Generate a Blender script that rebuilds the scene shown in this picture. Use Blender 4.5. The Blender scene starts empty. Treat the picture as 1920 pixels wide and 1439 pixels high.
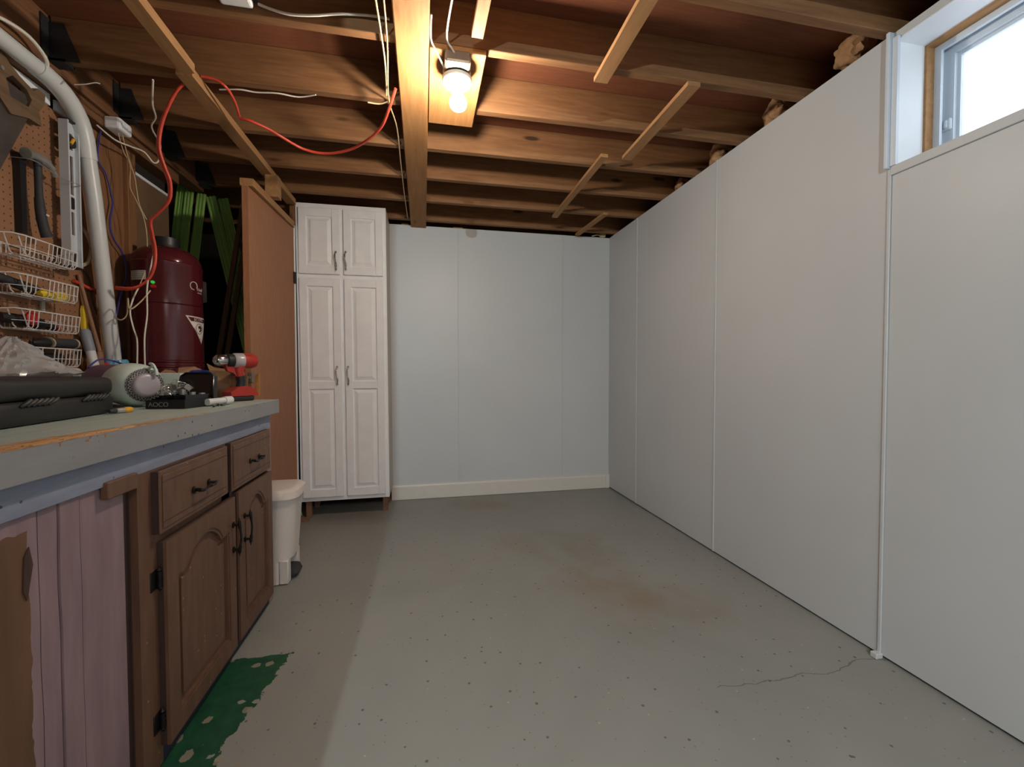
import bpy, bmesh, math, random
from mathutils import Vector, Matrix, Euler, noise as mnoise
C = bpy.context.scene.collection
PI = math.pi
random.seed(7)

# ---------------------------------------------------------------- camera, sky, lights, exposure
cam_d = bpy.data.cameras.new('camera'); cam_d.sensor_width = 36.0
cam_d.lens = 806.12 / 1920 * 36.0; cam_d.clip_start = 0.02
cam = bpy.data.objects.new('camera', cam_d); C.objects.link(cam)
yaw, pitch, roll = 0.2027, 0.0271, -0.0015
fw = Vector((math.sin(yaw)*math.cos(pitch), math.cos(yaw)*math.cos(pitch), -math.sin(pitch)))
rt = Vector((math.cos(yaw), -math.sin(yaw), 0)); up = rt.cross(fw)
r2 = rt*math.cos(roll) + up*math.sin(roll); u2 = -rt*math.sin(roll) + up*math.cos(roll)
m = Matrix((r2, u2, -fw)).transposed().to_4x4(); m.translation = Vector((0, 0, 1.05))
cam.matrix_world = m
bpy.context.scene.camera = cam
vs = bpy.context.scene.view_settings
bpy.context.scene.display_settings.display_device = 'sRGB'
vs.view_transform = 'Standard'; vs.look = 'None'; vs.gamma = 1.0; vs.use_curve_mapping = False
vs.exposure = 0.08

world = bpy.data.worlds.new('sky'); bpy.context.scene.world = world
world.use_nodes = True
bg = world.node_tree.nodes['Background']
bg.inputs[0].default_value = (0.80, 0.90, 1.0, 1); bg.inputs[1].default_value = 2.6

def lamp(name, kind, loc, energy, color, size=0.1, size_y=None, rot=(0, 0, 0), portal=False):
    d = bpy.data.lights.new(name, kind); d.energy = energy; d.color = color
    if kind == 'AREA':
        d.size = size
        if size_y: d.shape = 'RECTANGLE'; d.size_y = size_y
        d.cycles.is_portal = portal
    else: d.shadow_soft_size = size
    o = bpy.data.objects.new(name, d); C.objects.link(o); o.location = loc; o.rotation_euler = rot
    return o
# daylight portal at the basement window (guides the sky light, adds none)
lamp('window_portal', 'AREA', (1.90, 0.72, 1.99), 1, (1, 1, 1), 0.40, 1.1, (0, PI/2, 0), True)
# the lamp of the next room, beyond the doorway behind the camera, and an unseen soft area light added there as fill
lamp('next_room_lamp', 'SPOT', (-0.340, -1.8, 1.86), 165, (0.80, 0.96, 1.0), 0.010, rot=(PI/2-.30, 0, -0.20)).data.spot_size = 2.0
lamp('added_fill_light', 'AREA', (0.35, -1.9, 2.18), 60, (1.0, 0.93, 0.88), 1.2, 1.0)

# ---------------------------------------------------------------- materials
def sRGB(r, g, b):
    f = lambda c: (c/12.92 if c <= 0.04045 else ((c+0.055)/1.055)**2.4)
    return (f(r/255), f(g/255), f(b/255), 1)
class NT:
    def __init__(s, name):
        s.m = bpy.data.materials.new(name); s.m.use_nodes = True
        s.t = s.m.node_tree; s.b = s.t.nodes['Principled BSDF']; s.out = s.t.nodes['Material Output']
    def n(s, typ, **kw):
        x = s.t.nodes.new(typ)
        for k, v in kw.items():
            if k.startswith('i_'):
                key = k[2:]; key = int(key) if key.isdigit() else key.replace('_', ' ')
                x.inputs[key].default_value = v
            else: setattr(x, k, v)
        return x
    def l(s, a, b): s.t.links.new(a, b)
    def math(s, op, a, b=None, c=None):
        x = s.t.nodes.new('ShaderNodeMath'); x.operation = op
        for i, v in enumerate((a, b, c)):
            if v is None: continue
            if isinstance(v, (int, float)): x.inputs[i].default_value = v
            else: s.l(v, x.inputs[i])
        return x.outputs[0]
    def coord(s, scale=(1, 1, 1), rnd=True, what='Object'):
        tc = s.n('ShaderNodeTexCoord'); mp = s.n('ShaderNodeMapping'); mp.inputs['Scale'].default_value = scale
        src = tc.outputs[what]
        if rnd:
            oi = s.n('ShaderNodeObjectInfo'); mu = s.n('ShaderNodeVectorMath', operation='SCALE'); mu.inputs[0].default_value = (7.3, 3.1, 5.7)
            s.l(oi.outputs['Random'], mu.inputs['Scale'])
            ad = s.n('ShaderNodeVectorMath', operation='ADD'); s.l(src, ad.inputs[0]); s.l(mu.outputs[0], ad.inputs[1]); src = ad.outputs[0]
        s.l(src, mp.inputs[0]); return mp.outputs[0]
    def noise(s, vec, scale=5, detail=4, rough=.5, dist=0):
        x = s.n('ShaderNodeTexNoise'); x.inputs['Scale'].default_value = scale; x.inputs['Detail'].default_value = detail
        x.inputs['Roughness'].default_value = rough; x.inputs['Distortion'].default_value = dist
        s.l(vec, x.inputs['Vector']); return x.outputs['Fac']
    def ramp(s, fac, stops):
        r = s.n('ShaderNodeValToRGB'); e = r.color_ramp.elements
        e[0].position, e[0].color = stops[0]; e[1].position, e[1].color = stops[-1]
        for p, c in stops[1:-1]:
            k = e.new(p); k.color = c
        s.l(fac, r.inputs[0]); return r.outputs[0]
    def mix(s, fac, a, b):
        x = s.n('ShaderNodeMix', data_type='RGBA')
        for i, v in ((0, fac), (6, a), (7, b)):
            if isinstance(v, (int, float, tuple)): x.inputs[i].default_value = v
            else: s.l(v, x.inputs[i])
        return x.outputs[2]
    def bump(s, h, strength=.2, dist=.002):
        b = s.n('ShaderNodeBump'); b.inputs['Strength'].default_value = strength; b.inputs['Distance'].default_value = dist
        s.l(h, b.inputs['Height']); s.l(b.outputs[0], s.b.inputs['Normal'])
    def fin(s, col=None, rough=.6, metal=0, spec=None):
        if col is not None:
            if isinstance(col, tuple): s.b.inputs['Base Color'].default_value = col
            else: s.l(col, s.b.inputs['Base Color'])
        if isinstance(rough, (int, float)): s.b.inputs['Roughness'].default_value = rough
        else: s.l(rough, s.b.inputs['Roughness'])
        s.b.inputs['Metallic'].default_value = metal
        if spec is not None: s.b.inputs['Specular IOR Level'].default_value = spec
        return s.m
def plain(name, rgb, rough=.5, metal=0, var=.12, scale=12, bump=0, spec=None):
    t = NT(name); v = t.coord(); f = t.noise(v, scale, 4, .6)
    c = sRGB(*rgb); d = tuple(x*(1-var) for x in c[:3])+(1,); e = tuple(min(1, x*(1+var)) for x in c[:3])+(1,)
    col = t.ramp(f, [(.3, d), (.7, e)])
    if bump: t.bump(t.noise(v, scale*8, 3), bump)
    return t.fin(col, rough, metal, spec)
def wood(name, lo, hi, axis='X', rough=.7, knots=.35, grain=1.0, dark=None):
    """lo / hi: sRGB of late and early wood, grain runs along axis"""
    t = NT(name)
    long, cross = 0.9, 11.0
    sc = {'X': (long, cross, cross), 'Y': (cross, long, cross), 'Z': (cross, cross, long)}[axis]
    v = t.coord(sc)
    big = t.noise(v, .45*grain, 3, .5, .3)
    rings = t.math('SINE', t.math('MULTIPLY', big, 70.0))
    rings = t.math('MULTIPLY_ADD', rings, .5, .5)
    fine = t.noise(v, 6*grain, 5, .7)
    f = t.math('ADD', t.math('MULTIPLY', rings, .12), t.math('MULTIPLY', fine, .88))
    col = t.ramp(f, [(.25, sRGB(*lo)), (.75, sRGB(*hi))])
    if knots:
        k2 = {'X': (2.2, 8, 8), 'Y': (8, 2.2, 8), 'Z': (8, 8, 2.2)}[axis]
        vo = t.n('ShaderNodeTexVoronoi'); vo.inputs['Scale'].default_value = 1.0; vo.inputs['Randomness'].default_value = 1
        t.l(t.coord(k2), vo.inputs['Vector'])
        kk = t.ramp(vo.outputs['Distance'], [(.07, (1, 1, 1, 1)), (.13, (0, 0, 0, 1))])
        dk = dark or tuple(int(x*.45) for x in lo)
        col = t.mix(t.math('MULTIPLY', kk, knots*2), col, sRGB(*dk))
    t.bump(fine, .15, .001)
    return t.fin(col, rough, spec=.25)

M = {}
M['joist'] = wood('joist_wood', (112, 78, 50), (144, 104, 70), 'X', knots=.45)
M['beam'] = wood('beam_wood', (142, 100, 60), (168, 124, 78), 'Y', knots=.2)
M['strip'] = wood('strip_wood', (148, 108, 70), (176, 134, 92), 'Y', knots=.2)
M['board'] = wood('board_wood', (150, 104, 60), (176, 128, 78), 'Y', knots=.15)
M['stud'] = wood('stud_wood', (122, 84, 56), (150, 108, 76), 'Z')
M['girder'] = wood('girder_wood', (104, 70, 48), (138, 98, 68), 'Y')
M['darkwood'] = wood('dark_rough_wood', (84, 60, 46), (112, 82, 62), 'Z')
M['ply'] = wood('plywood', (104, 62, 42), (126, 78, 54), 'X', knots=0, grain=1.6)
M['osb'] = plain('hardboard_brown', (118, 92, 68), .8, var=.18, scale=5)
M['doorwood'] = wood('door_veneer', (142, 96, 68), (166, 116, 84), 'Z', .55, 0, 2.2)
M['legs'] = wood('raw_leg_wood', (128, 96, 78), (158, 120, 96), 'Z', knots=0)
M['white_plastic'] = plain('white_plastic', (218, 220, 220), .35, var=.04)
M['pvc'] = plain('pvc_pipe', (208, 212, 212), .35, var=.05, scale=4)
M['cream'] = plain('cream_paint', (243, 246, 250), .45, var=.03)
M['porcelain'] = plain('porcelain', (235, 230, 215), .25, var=.02)
M['boxmetal'] = plain('galvanised_grey', (132, 122, 108), .5, .6)
M['hanger'] = plain('hanger_steel', (70, 72, 76), .5, .7, var=.3)
M['chrome'] = plain('chrome', (200, 200, 200), .18, 1, var=.05)
M['steel'] = plain('steel', (176, 176, 172), .35, .6, var=.15)
M['black'] = plain('black_plastic', (30, 31, 33), .45, var=.2)
M['blackgloss'] = plain('black_gloss', (22, 22, 26), .15, var=.1)
M['rubber'] = plain('dark_rubber', (50, 52, 56), .7, var=.2)
M['casebody'] = plain('case_plastic', (36, 36, 35), .55, var=.15, scale=20, bump=.15)
M['darkiron'] = plain('dark_iron', (40, 36, 36), .4, .6, var=.3, scale=30)
M['red'] = plain('red_plastic', (190, 34, 32), .4, var=.1)
M['orangered'] = plain('orange_red_plastic', (168, 48, 38), .4, var=.08)
M['hose'] = plain('orange_cord', (206, 74, 54), .4, var=.06)
M['bluecord'] = plain('blue_cord', (62, 62, 140), .5, var=.1)
M['whitecord'] = plain('white_cord', (226, 220, 208), .5, var=.05)
M['beigecord'] = plain('beige_cord', (200, 180, 140), .5, var=.08)
M['browncord'] = plain('brown_cord', (70, 46, 36), .5, var=.08)
M['rope'] = plain('rope', (176, 160, 132), .9, var=.25, scale=60)
M['yellow'] = plain('yellow_plastic', (236, 202, 60), .5, var=.1)
M['amber'] = plain('amber_plastic', (226, 170, 40), .3, var=.15, scale=30)
M['greytube'] = plain('grey_blue_tube', (134, 142, 156), .45, var=.06)
M['blue'] = plain('blue_plastic', (40, 62, 150), .35, var=.1)
M['bluewrap'] = plain('blue_wrap', (110, 180, 210), .2, var=.25, scale=30)
M['purple'] = plain('purple_plastic', (118, 78, 112), .4, var=.1)
M['palegreen'] = plain('pale_plastic', (206, 222, 214), .28, var=.04)
M['lens'] = plain('grey_lens', (172, 166, 172), .25, var=.1)
M['wire'] = plain('white_wire', (220, 216, 214), .4, var=.04)
M['maroon'] = plain('maroon_enamel', (82, 28, 34), .16, var=.08)
M['green'] = plain('green_metal', (160, 200, 112), .42, var=.08, scale=3)
M['cardboard'] = plain('cardboard', (168, 132, 98), .85, var=.12, scale=8)
M['paper'] = plain('paper_label', (196, 196, 190), .6, var=.08, scale=40)
M['ink'] = plain('label_ink', (52, 26, 28), .6)
M['offwhite_print'] = plain('offwhite_print', (222, 214, 206), .5, var=.05)
M['vinyl'] = plain('window_vinyl', (206, 214, 224), .35, var=.02)
M['insul'] = plain('insulation', (176, 140, 104), .95, var=.25, scale=20, bump=.5)
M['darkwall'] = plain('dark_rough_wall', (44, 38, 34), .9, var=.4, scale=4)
M['plainwall'] = plain('next_room_paint', (150, 148, 142), .8, var=.04)
M['redbrown'] = plain('dark_brown_box', (60, 34, 32), .4)
M['leather'] = plain('worn_black_grip', (44, 44, 46), .65, var=.4, scale=60, bump=.4)

# light grey textured wall panelling
t = NT('grey_wall_panel'); v = t.coord(rnd=False)
n1 = t.noise(v, 170, 3, .6); n2 = t.noise(v, 1.2, 3)
t.bump(n1, .22, .0015)
M['panel'] = t.fin(t.ramp(n2, [(.3, sRGB(190, 192, 194)), (.7, sRGB(197, 199, 200))]), .42, spec=.4)
M['baseboard'] = plain('baseboard_white', (208, 202, 194), .4, var=.02)
# white wallboard of the window reveal
M['reveal'] = plain('reveal_white', (226, 228, 232), .5, var=.02)

# painted concrete floor
t = NT('painted_concrete_floor'); v = t.coord(rnd=False)
n1 = t.noise(v, 1.1, 5, .6, .5)
col = t.ramp(n1, [(.30, sRGB(134, 135, 130)), (.52, sRGB(144, 144, 139)), (.75, sRGB(151, 151, 145))])
st = t.noise(v, 1.7, 6, .62, .3)                                     # brown stains
sep = t.n('ShaderNodeSeparateXYZ'); t.l(v, sep.inputs[0]); X, Y = sep.outputs[0], sep.outputs[1]
def blob(cx, cy, rx, ry):
    a = t.math('DIVIDE', t.math('SUBTRACT', X, cx), rx); b = t.math('DIVIDE', t.math('SUBTRACT', Y, cy), ry)
    d = t.math('ADD', t.math('MULTIPLY', a, a), t.math('MULTIPLY', b, b))
    return t.math('MAXIMUM', t.math('SUBTRACT', 1.0, d), 0.0)
bl = t.math('ADD', t.math('ADD', blob(.72, 2.35, .75, .5), blob(1.05, 1.8, .45, .4)), blob(.1, 3.3, .9, .3))
stf = t.math('MULTIPLY', t.ramp(st, [(.45, (0, 0, 0, 1)), (.72, (1, 1, 1, 1))]), t.math('MULTIPLY', bl, .75))
col = t.mix(stf, col, sRGB(128, 106, 84))
def specks(scale, thr, dens, seed):
    mp = t.n('ShaderNodeMapping'); mp.inputs['Location'].default_value = (seed, seed*1.7, 0); t.l(v, mp.inputs[0])
    vo = t.n('ShaderNodeTexVoronoi', voronoi_dimensions='2D'); vo.inputs['Scale'].default_value = scale; t.l(mp.outputs[0], vo.inputs['Vector'])
    nz = t.noise(mp.outputs[0], scale*3, 2)
    d = t.math('ADD', vo.outputs['Distance'], t.math('MULTIPLY', t.math('SUBTRACT', nz, .5), thr*1.6))
    s1 = t.math('LESS_THAN', d, thr)
    sp = t.n('ShaderNodeSeparateColor'); t.l(vo.outputs['Color'], sp.inputs[0])
    return t.math('MULTIPLY', s1, t.math('LESS_THAN', sp.outputs[0], dens))
near = t.math('SUBTRACT', 1.0, t.math('MULTIPLY', Y, .30))
col = t.mix(t.math('MULTIPLY', specks(15, .065, .20, 0), .7), col, sRGB(62, 56, 50))
col = t.mix(t.math('MULTIPLY', specks(34, .07, .14, 3), .5), col, sRGB(70, 64, 56))
col = t.mix(t.math('MULTIPLY', specks(12, .035, .10, 9), .6), col, sRGB(178, 178, 172))
# hairline crack running from the right wall towards the middle
cy = t.math('ADD', 1.232, t.math('MULTIPLY', t.math('SUBTRACT', t.noise(v, 6, 4), .5), .12))
cd = t.math('ABSOLUTE', t.math('SUBTRACT', Y, cy))
cm = t.math('MULTIPLY', t.math('LESS_THAN', cd, .0022), t.math('GREATER_THAN', X, .95))
col = t.mix(t.math('MULTIPLY', cm, .6), col, sRGB(84, 72, 64))
# older green paint where the grey has worn off, beside the bench
wob = t.math('MULTIPLY', t.math('SUBTRACT', t.noise(v, 14, 5, .7), .5), .10)
edge = t.math('ADD', t.math('ADD', X, wob), t.math('MULTIPLY', t.math('SUBTRACT', Y, 1.25), -.16))
gx = t.math('LESS_THAN', edge, -.565)
gy = t.math('LESS_THAN', t.math('ADD', Y, t.math('MULTIPLY', wob, .5)), 1.715)
vo = t.n('ShaderNodeTexVoronoi'); vo.inputs['Scale'].default_value = 14; t.l(v, vo.inputs['Vector'])
fl = t.math('GREATER_THAN', t.math('ADD', vo.outputs['Distance'], t.math('MULTIPLY', t.noise(v, 60, 3), .25)), .27)
gm = t.math('MULTIPLY', t.math('MULTIPLY', gx, gy), fl)
col = t.mix(gm, col, t.ramp(t.noise(v, 30, 4), [(.3, sRGB(22, 66, 46)), (.7, sRGB(34, 84, 58))]))
flk = t.math('MULTIPLY', t.math('MULTIPLY', specks(20, .26, .22, 5), t.math('LESS_THAN', X, -.42)), t.math('LESS_THAN', Y, 1.85))
col = t.mix(t.math('MULTIPLY', flk, .7), col, sRGB(150, 140, 124))
t.bump(t.noise(v, 40, 5, .6), .12, .002)
M['floor'] = t.fin(col, t.ramp(n1, [(.3, (.42,)*3+(1,)), (.7, (.55,)*3+(1,))]), spec=.35)

# pegboard: hardboard with a regular grid of holes
t = NT('pegboard'); v = t.coord(rnd=False)
sep = t.n('ShaderNodeSeparateXYZ'); t.l(v, sep.inputs[0])
P_ = .0254
def fr(o): return t.math('SUBTRACT', t.math('FRACT', t.math('DIVIDE', o, P_)), .5)
a, b = fr(sep.outputs[1]), fr(sep.outputs[2])
d = t.math('SQRT', t.math('ADD', t.math('MULTIPLY', a, a), t.math('MULTIPLY', b, b)))
hole = t.math('LESS_THAN', d, .115)
base = t.ramp(t.noise(v, 3, 5), [(.3, sRGB(140, 100, 72)), (.7, sRGB(156, 114, 82))])
M['peg'] = t.fin(t.mix(hole, base, sRGB(58, 34, 24)), .65)

# brown cabinet paint with light scuffs
def scuffed(name, rgb, fleck, amt=.6, axis='Z'):
    t = NT(name); v = t.coord({'Z': (6, 6, 1), 'Y': (6, 1, 6)}[axis]); w = t.coord()
    f = t.noise(v, 6, 5, .6)
    c = sRGB(*rgb); col = t.ramp(f, [(.3, tuple(x*.82 for x in c[:3])+(1,)), (.7, tuple(x*1.18 for x in c[:3])+(1,))])
    vo = t.n('ShaderNodeTexVoronoi', voronoi_dimensions='2D'); vo.inputs['Scale'].default_value = 26
    sx_ = t.n('ShaderNodeSeparateXYZ'); t.l(w, sx_.inputs[0]); cx_ = t.n('ShaderNodeCombineXYZ'); t.l(sx_.outputs[1], cx_.inputs[0]); t.l(sx_.outputs[2], cx_.inputs[1]); t.l(cx_.outputs[0], vo.inputs['Vector'])
    sp = t.n('ShaderNodeSeparateColor'); t.l(vo.outputs['Color'], sp.inputs[0])
    d = t.math('ADD', vo.outputs['Distance'], t.math('MULTIPLY', t.noise(w, 90, 2), .12))
    k = t.math('MULTIPLY', t.math('LESS_THAN', d, .13), t.math('LESS_THAN', sp.outputs[0], .11))
    col = t.mix(t.math('MULTIPLY', k, amt), col, sRGB(*fleck))
    t.bump(f, .1, .001)
    return t.fin(col, .5, spec=.35)
M['cabbrown'] = scuffed('worn_brown_cabinet', (106, 78, 62), (186, 150, 128))
M['cabdark'] = scuffed('dark_brown_paint', (74, 54, 46), (130, 100, 84), .3)
M['fascia'] = scuffed('blue_grey_paint', (134, 140, 158), (70, 66, 74), .9, 'Y')
# pink painted planks over old brown paint
t = NT('worn_pink_planks'); v = t.coord((5, 5, .8), rnd=False); w = t.coord(rnd=False)
sep = t.n('ShaderNodeSeparateXYZ'); t.l(w, sep.inputs[0])
col = t.ramp(t.noise(v, 5, 5, .6), [(.3, sRGB(130, 108, 114)), (.7, sRGB(150, 127, 131))])
col = t.mix(t.ramp(t.noise(v, 9, 6, .75), [(.68, (0, 0, 0, 1)), (.74, (.55, .55, .55, 1))]), col, sRGB(112, 78, 66))
pe = t.math('ADD', sep.outputs[1], t.math('MULTIPLY', t.math('SUBTRACT', t.noise(w, 25, 4), .5), .018))
patch = t.math('MULTIPLY', t.math('LESS_THAN', pe, .928), t.math('LESS_THAN', sep.outputs[2], t.math('MULTIPLY_ADD', t.noise(w, 30, 3), .02, .754)))
col = t.mix(patch, col, t.ramp(t.noise(v, 4, 4), [(.3, sRGB(96, 70, 50)), (.7, sRGB(116, 84, 62))]))
M['pink'] = t.fin(col, .5); t.bump(t.noise(v, 6, 5), .25, .002)
M['pinkpost'] = scuffed('pink_brown_post', (150, 118, 116), (196, 120, 84), .5)
# worktop: grey painted edge, pale green top, chipped bare wood along the near front edge
def worktop_mat(name, lo, hi, top):
    t = NT(name); w0 = t.coord(rnd=False); v = t.coord((6, 1.2, 6), rnd=False)
    ad = t.n('ShaderNodeVectorMath', operation='ADD'); t.l(w0, ad.inputs[0]); ad.inputs[1].default_value = (-1.05, 1.2, .861); w = ad.outputs[0]
    sep = t.n('ShaderNodeSeparateXYZ'); t.l(w, sep.inputs[0]); Xs, Ys, Zs = sep.outputs
    col = t.ramp(t.noise(v, 4, 5, .65), [(.3, sRGB(*lo)), (.7, sRGB(*hi))])
    if top:
        col = t.mix(t.ramp(t.noise(v, 3, 6, .7), [(.60, (0, 0, 0, 1)), (.70, (.6, .6, .6, 1))]), col, sRGB(128, 134, 134))
        lim = t.math('MULTIPLY_ADD', Ys, .11, -.735-.9*.11)
        lim = t.math('MULTIPLY_ADD', t.math('SUBTRACT', t.noise(v, 9, 6, .8), .5), .13, lim)
        bare = t.math('GREATER_THAN', Xs, lim)
        wd = t.ramp(t.noise(t.coord((30, 3, 30), rnd=False), 6, 5, .7), [(.30, sRGB(122, 78, 46)), (.5, sRGB(182, 136, 92)), (.65, sRGB(206, 186, 162))])
        col = t.mix(bare, col, wd)
        t.bump(t.math('ADD', t.noise(v, 8, 5), t.math('MULTIPLY', bare, -1.2)), .5, .003)
    else:
        lim = t.math('SUBTRACT', .9215, t.math('MULTIPLY', t.math('MAXIMUM', t.math('SUBTRACT', t.noise(w, 16, 4, .7), .56), 0.0), .30))
        bare = t.math('MULTIPLY', t.math('GREATER_THAN', Zs, lim), t.math('LESS_THAN', Ys, 1.10))
        col = t.mix(bare, col, sRGB(150, 104, 70))
        vo = t.n('ShaderNodeTexVoronoi', voronoi_dimensions='2D'); vo.inputs['Scale'].default_value = 26; cx_ = t.n('ShaderNodeCombineXYZ'); t.l(Ys, cx_.inputs[0]); t.l(Zs, cx_.inputs[1]); t.l(cx_.outputs[0], vo.inputs['Vector'])
        sp = t.n('ShaderNodeSeparateColor'); t.l(vo.outputs['Color'], sp.inputs[0])
        k = t.math('MULTIPLY', t.math('LESS_THAN', t.math('ADD', vo.outputs['Distance'], t.math('MULTIPLY', t.noise(w, 120, 2), .08)), .125), t.math('LESS_THAN', sp.outputs[0], .25))
        col = t.mix(k, col, sRGB(66, 60, 60))
        t.bump(t.noise(w, 20, 4), .1, .002)
    return t.fin(col, .5, spec=.4)
M['top'] = worktop_mat('pale_green_top', (156, 170, 164), (176, 188, 180), True)
M['edge'] = worktop_mat('grey_edge_paint', (134, 134, 136), (146, 146, 147), False)

# clear things
t = NT('window_glass'); t.b.inputs['Transmission Weight'].default_value = 1; t.b.inputs['IOR'].default_value = 1.05; M['glass'] = t.fin((1, 1, 1, 1), 0.0)
t = NT('crumpled_clear_plastic')
tr = t.n('ShaderNodeBsdfTransparent'); tr.inputs[0].default_value = (.92, .92, .92, 1)
tl = t.n('ShaderNodeBsdfDiffuse'); tl.inputs[0].default_value = (.78, .78, .80, 1)
gl = t.n('ShaderNodeBsdfGlossy'); gl.inputs[0].default_value = (.8, .8, .82, 1); gl.inputs['Roughness'].default_value = .12
m1 = t.n('ShaderNodeMixShader'); m1.inputs[0].default_value = .42; t.l(tr.outputs[0], m1.inputs[1]); t.l(tl.outputs[0], m1.inputs[2])
m2 = t.n('ShaderNodeMixShader'); fz = t.n('ShaderNodeFresnel'); fz.inputs[0].default_value = 1.6
t.l(t.math('MULTIPLY', fz.outputs[0], .8), m2.inputs[0]); t.l(m1.outputs[0], m2.inputs[1]); t.l(gl.outputs[0], m2.inputs[2])
t.l(m2.outputs[0], t.out.inputs[0]); M['bag'] = t.m
t = NT('lit_bulb'); em = t.n('ShaderNodeEmission'); em.inputs[0].default_value = (1.0, .86, .71, 1); em.inputs[1].default_value = 800.0
t.l(em.outputs[0], t.out.inputs[0]); M['bulb'] = t.m
t = NT('green_light'); t.b.inputs['Emission Color'].default_value = (.05, .9, .12, 1); t.b.inputs['Emission Strength'].default_value = .35
M['greenlight'] = t.fin((.02, .35, .05, 1), .3)

# ---------------------------------------------------------------- mesh helpers (world coordinates, rebased on the thing)
class MB:
    def __init__(s): s.bm = bmesh.new()
    def box(s, a, b, bev=0, rot=None, seg=1):
        x0, x1 = sorted((a[0], b[0])); y0, y1 = sorted((a[1], b[1])); z0, z1 = sorted((a[2], b[2]))
        c = Vector(((x0+x1)/2, (y0+y1)/2, (z0+z1)/2))
        r = bmesh.ops.create_cube(s.bm, size=1); vs = r['verts']
        for v in vs: v.co = Vector((v.co.x*(x1-x0), v.co.y*(y1-y0), v.co.z*(z1-z0)))
        if bev:
            es = list({e for v in vs for e in v.link_edges})
            rr = bmesh.ops.bevel(s.bm, geom=es, offset=bev, segments=seg, affect='EDGES', profile=.5)
            vs = list({v for f in rr['faces'] for v in f.verts} | {v for v in vs if v.is_valid})
        if rot is not None:
            R = Euler(rot).to_matrix()
            for v in vs: v.co = R @ v.co
        for v in vs: v.co += c
        return s
    def prism(s, pts, d):
        """closed polygon pts (world) extruded by vector d"""
        d = Vector(d); f0 = [s.bm.verts.new(Vector(p)) for p in pts]; f1 = [s.bm.verts.new(Vector(p)+d) for p in pts]
        n = len(pts); s.bm.faces.new(f0); s.bm.faces.new(list(reversed(f1)))
        for i in range(n): s.bm.faces.new((f0[i], f0[(i+1) % n], f1[(i+1) % n], f1[i]))
        return s
    def tube(s, pts, r, n=8, caps=True):
        P = [Vector(p) for p in pts]; R = r if isinstance(r, (list, tuple)) else [r]*len(P)
        rings = []; prev = None
        for i, p in enumerate(P):
            d = (P[min(i+1, len(P)-1)] - P[max(i-1, 0)])
            d = d.normalized() if d.length > 1e-9 else Vector((0, 0, 1))
            if prev is None:
                a = Vector((0, 0, 1)) if abs(d.z) < .9 else Vector((1, 0, 0)); x = d.cross(a).normalized()
            else:
                x = prev - d*prev.dot(d); x = x.normalized() if x.length > 1e-6 else d.orthogonal().normalized()
            prev = x; y = d.cross(x)
            rings.append([s.bm.verts.new(p + (x*math.cos(2*PI*k/n) + y*math.sin(2*PI*k/n))*R[i]) for k in range(n)])
        for a, b in zip(rings, rings[1:]):
            for k in range(n): s.bm.faces.new((a[k], a[(k+1) % n], b[(k+1) % n], b[k]))
        if caps: s.bm.faces.new(list(reversed(rings[0]))); s.bm.faces.new(rings[-1])
        return s
    def lathe(s, prof, c=(0, 0, 0), axis=(0, 0, 1), n=32, caps=True):
        """prof: list of (radius, height along axis)"""
        q = Vector((0, 0, 1)).rotation_difference(Vector(axis).normalized()); c = Vector(c); rings = []
        for r, h in prof:
            rings.append([s.bm.verts.new(c + q @ Vector((max(r, 1e-5)*math.cos(2*PI*k/n), max(r, 1e-5)*math.sin(2*PI*k/n), h))) for k in range(n)])
        for a, b in zip(rings, rings[1:]):
            for k in range(n): s.bm.faces.new((a[k], a[(k+1) % n], b[(k+1) % n], b[k]))
        if caps: s.bm.faces.new(list(reversed(rings[0]))); s.bm.faces.new(rings[-1])
        return s
    def blob(s, c, r, amp=.25, seed=0, sub=3, scl=(1, 1, 1)):
        rr = bmesh.ops.create_icosphere(s.bm, subdivisions=sub, radius=1)
        for v in rr['verts']:
            k = 1 + amp*mnoise.noise(v.co*1.8 + Vector((seed, seed*2, 0)))*2
            v.co = Vector(c) + Vector((v.co.x*scl[0], v.co.y*scl[1], v.co.z*scl[2]))*r*k
        return s
    def build(s, name, mat, parent=None, smooth=False, kind=None, org=None, angle=None):
        bmesh.ops.recalc_face_normals(s.bm, faces=s.bm.faces)
        me = bpy.data.meshes.new(name)
        if parent is not None:
            r = parent
            off = Vector(parent['_w']) if '_w' in parent else Vector((0, 0, 0))
        else:
            if org is None:
                xs = [v.co for v in s.bm.verts]; mn = Vector([min(c[i] for c in xs) for i in range(3)]); mx = Vector([max(c[i] for c in xs) for i in range(3)])
                org = Vector(((mn.x+mx.x)/2, (mn.y+mx.y)/2, mn.z))
            off = Vector(org)
        for v in s.bm.verts: v.co -= off
        s.bm.to_mesh(me); s.bm.free()
        if smooth:
            for p in me.polygons: p.use_smooth = True
            try: me.set_sharp_from_angle(angle=math.radians(angle or 40))
            except Exception: pass
        me.materials.append(mat if not isinstance(mat, str) else M[mat])
        o = bpy.data.objects.new(name, me); C.objects.link(o)
        if parent is not None:
            o.parent = parent; o['_w'] = list(off)
        else:
            o.location = off; o['_w'] = list(off)
        if kind: o['kind'] = kind
        return o
def tag(o, label, cat, group=None, kind=None):
    o['label'] = label; o['category'] = cat
    if group: o['group'] = group
    if kind: o['kind'] = kind
    return o
def thing(name, loc, label, cat, group=None):
    o = bpy.data.objects.new(name, None); C.objects.link(o); o.location = loc; o['_w'] = list(loc)
    o.empty_display_size = .05
    return tag(o, label, cat, group)
def copy_tree(o, parent=None):
    c = o.copy(); C.objects.link(c)
    if parent: c.parent = parent
    for ch in list(o.children): copy_tree(ch, c)
    return c
def struct(name, mb, mat, **k):
    o = mb.build(name, mat, org=(0, 0, 0), **k); o['kind'] = 'structure'; return o
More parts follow.
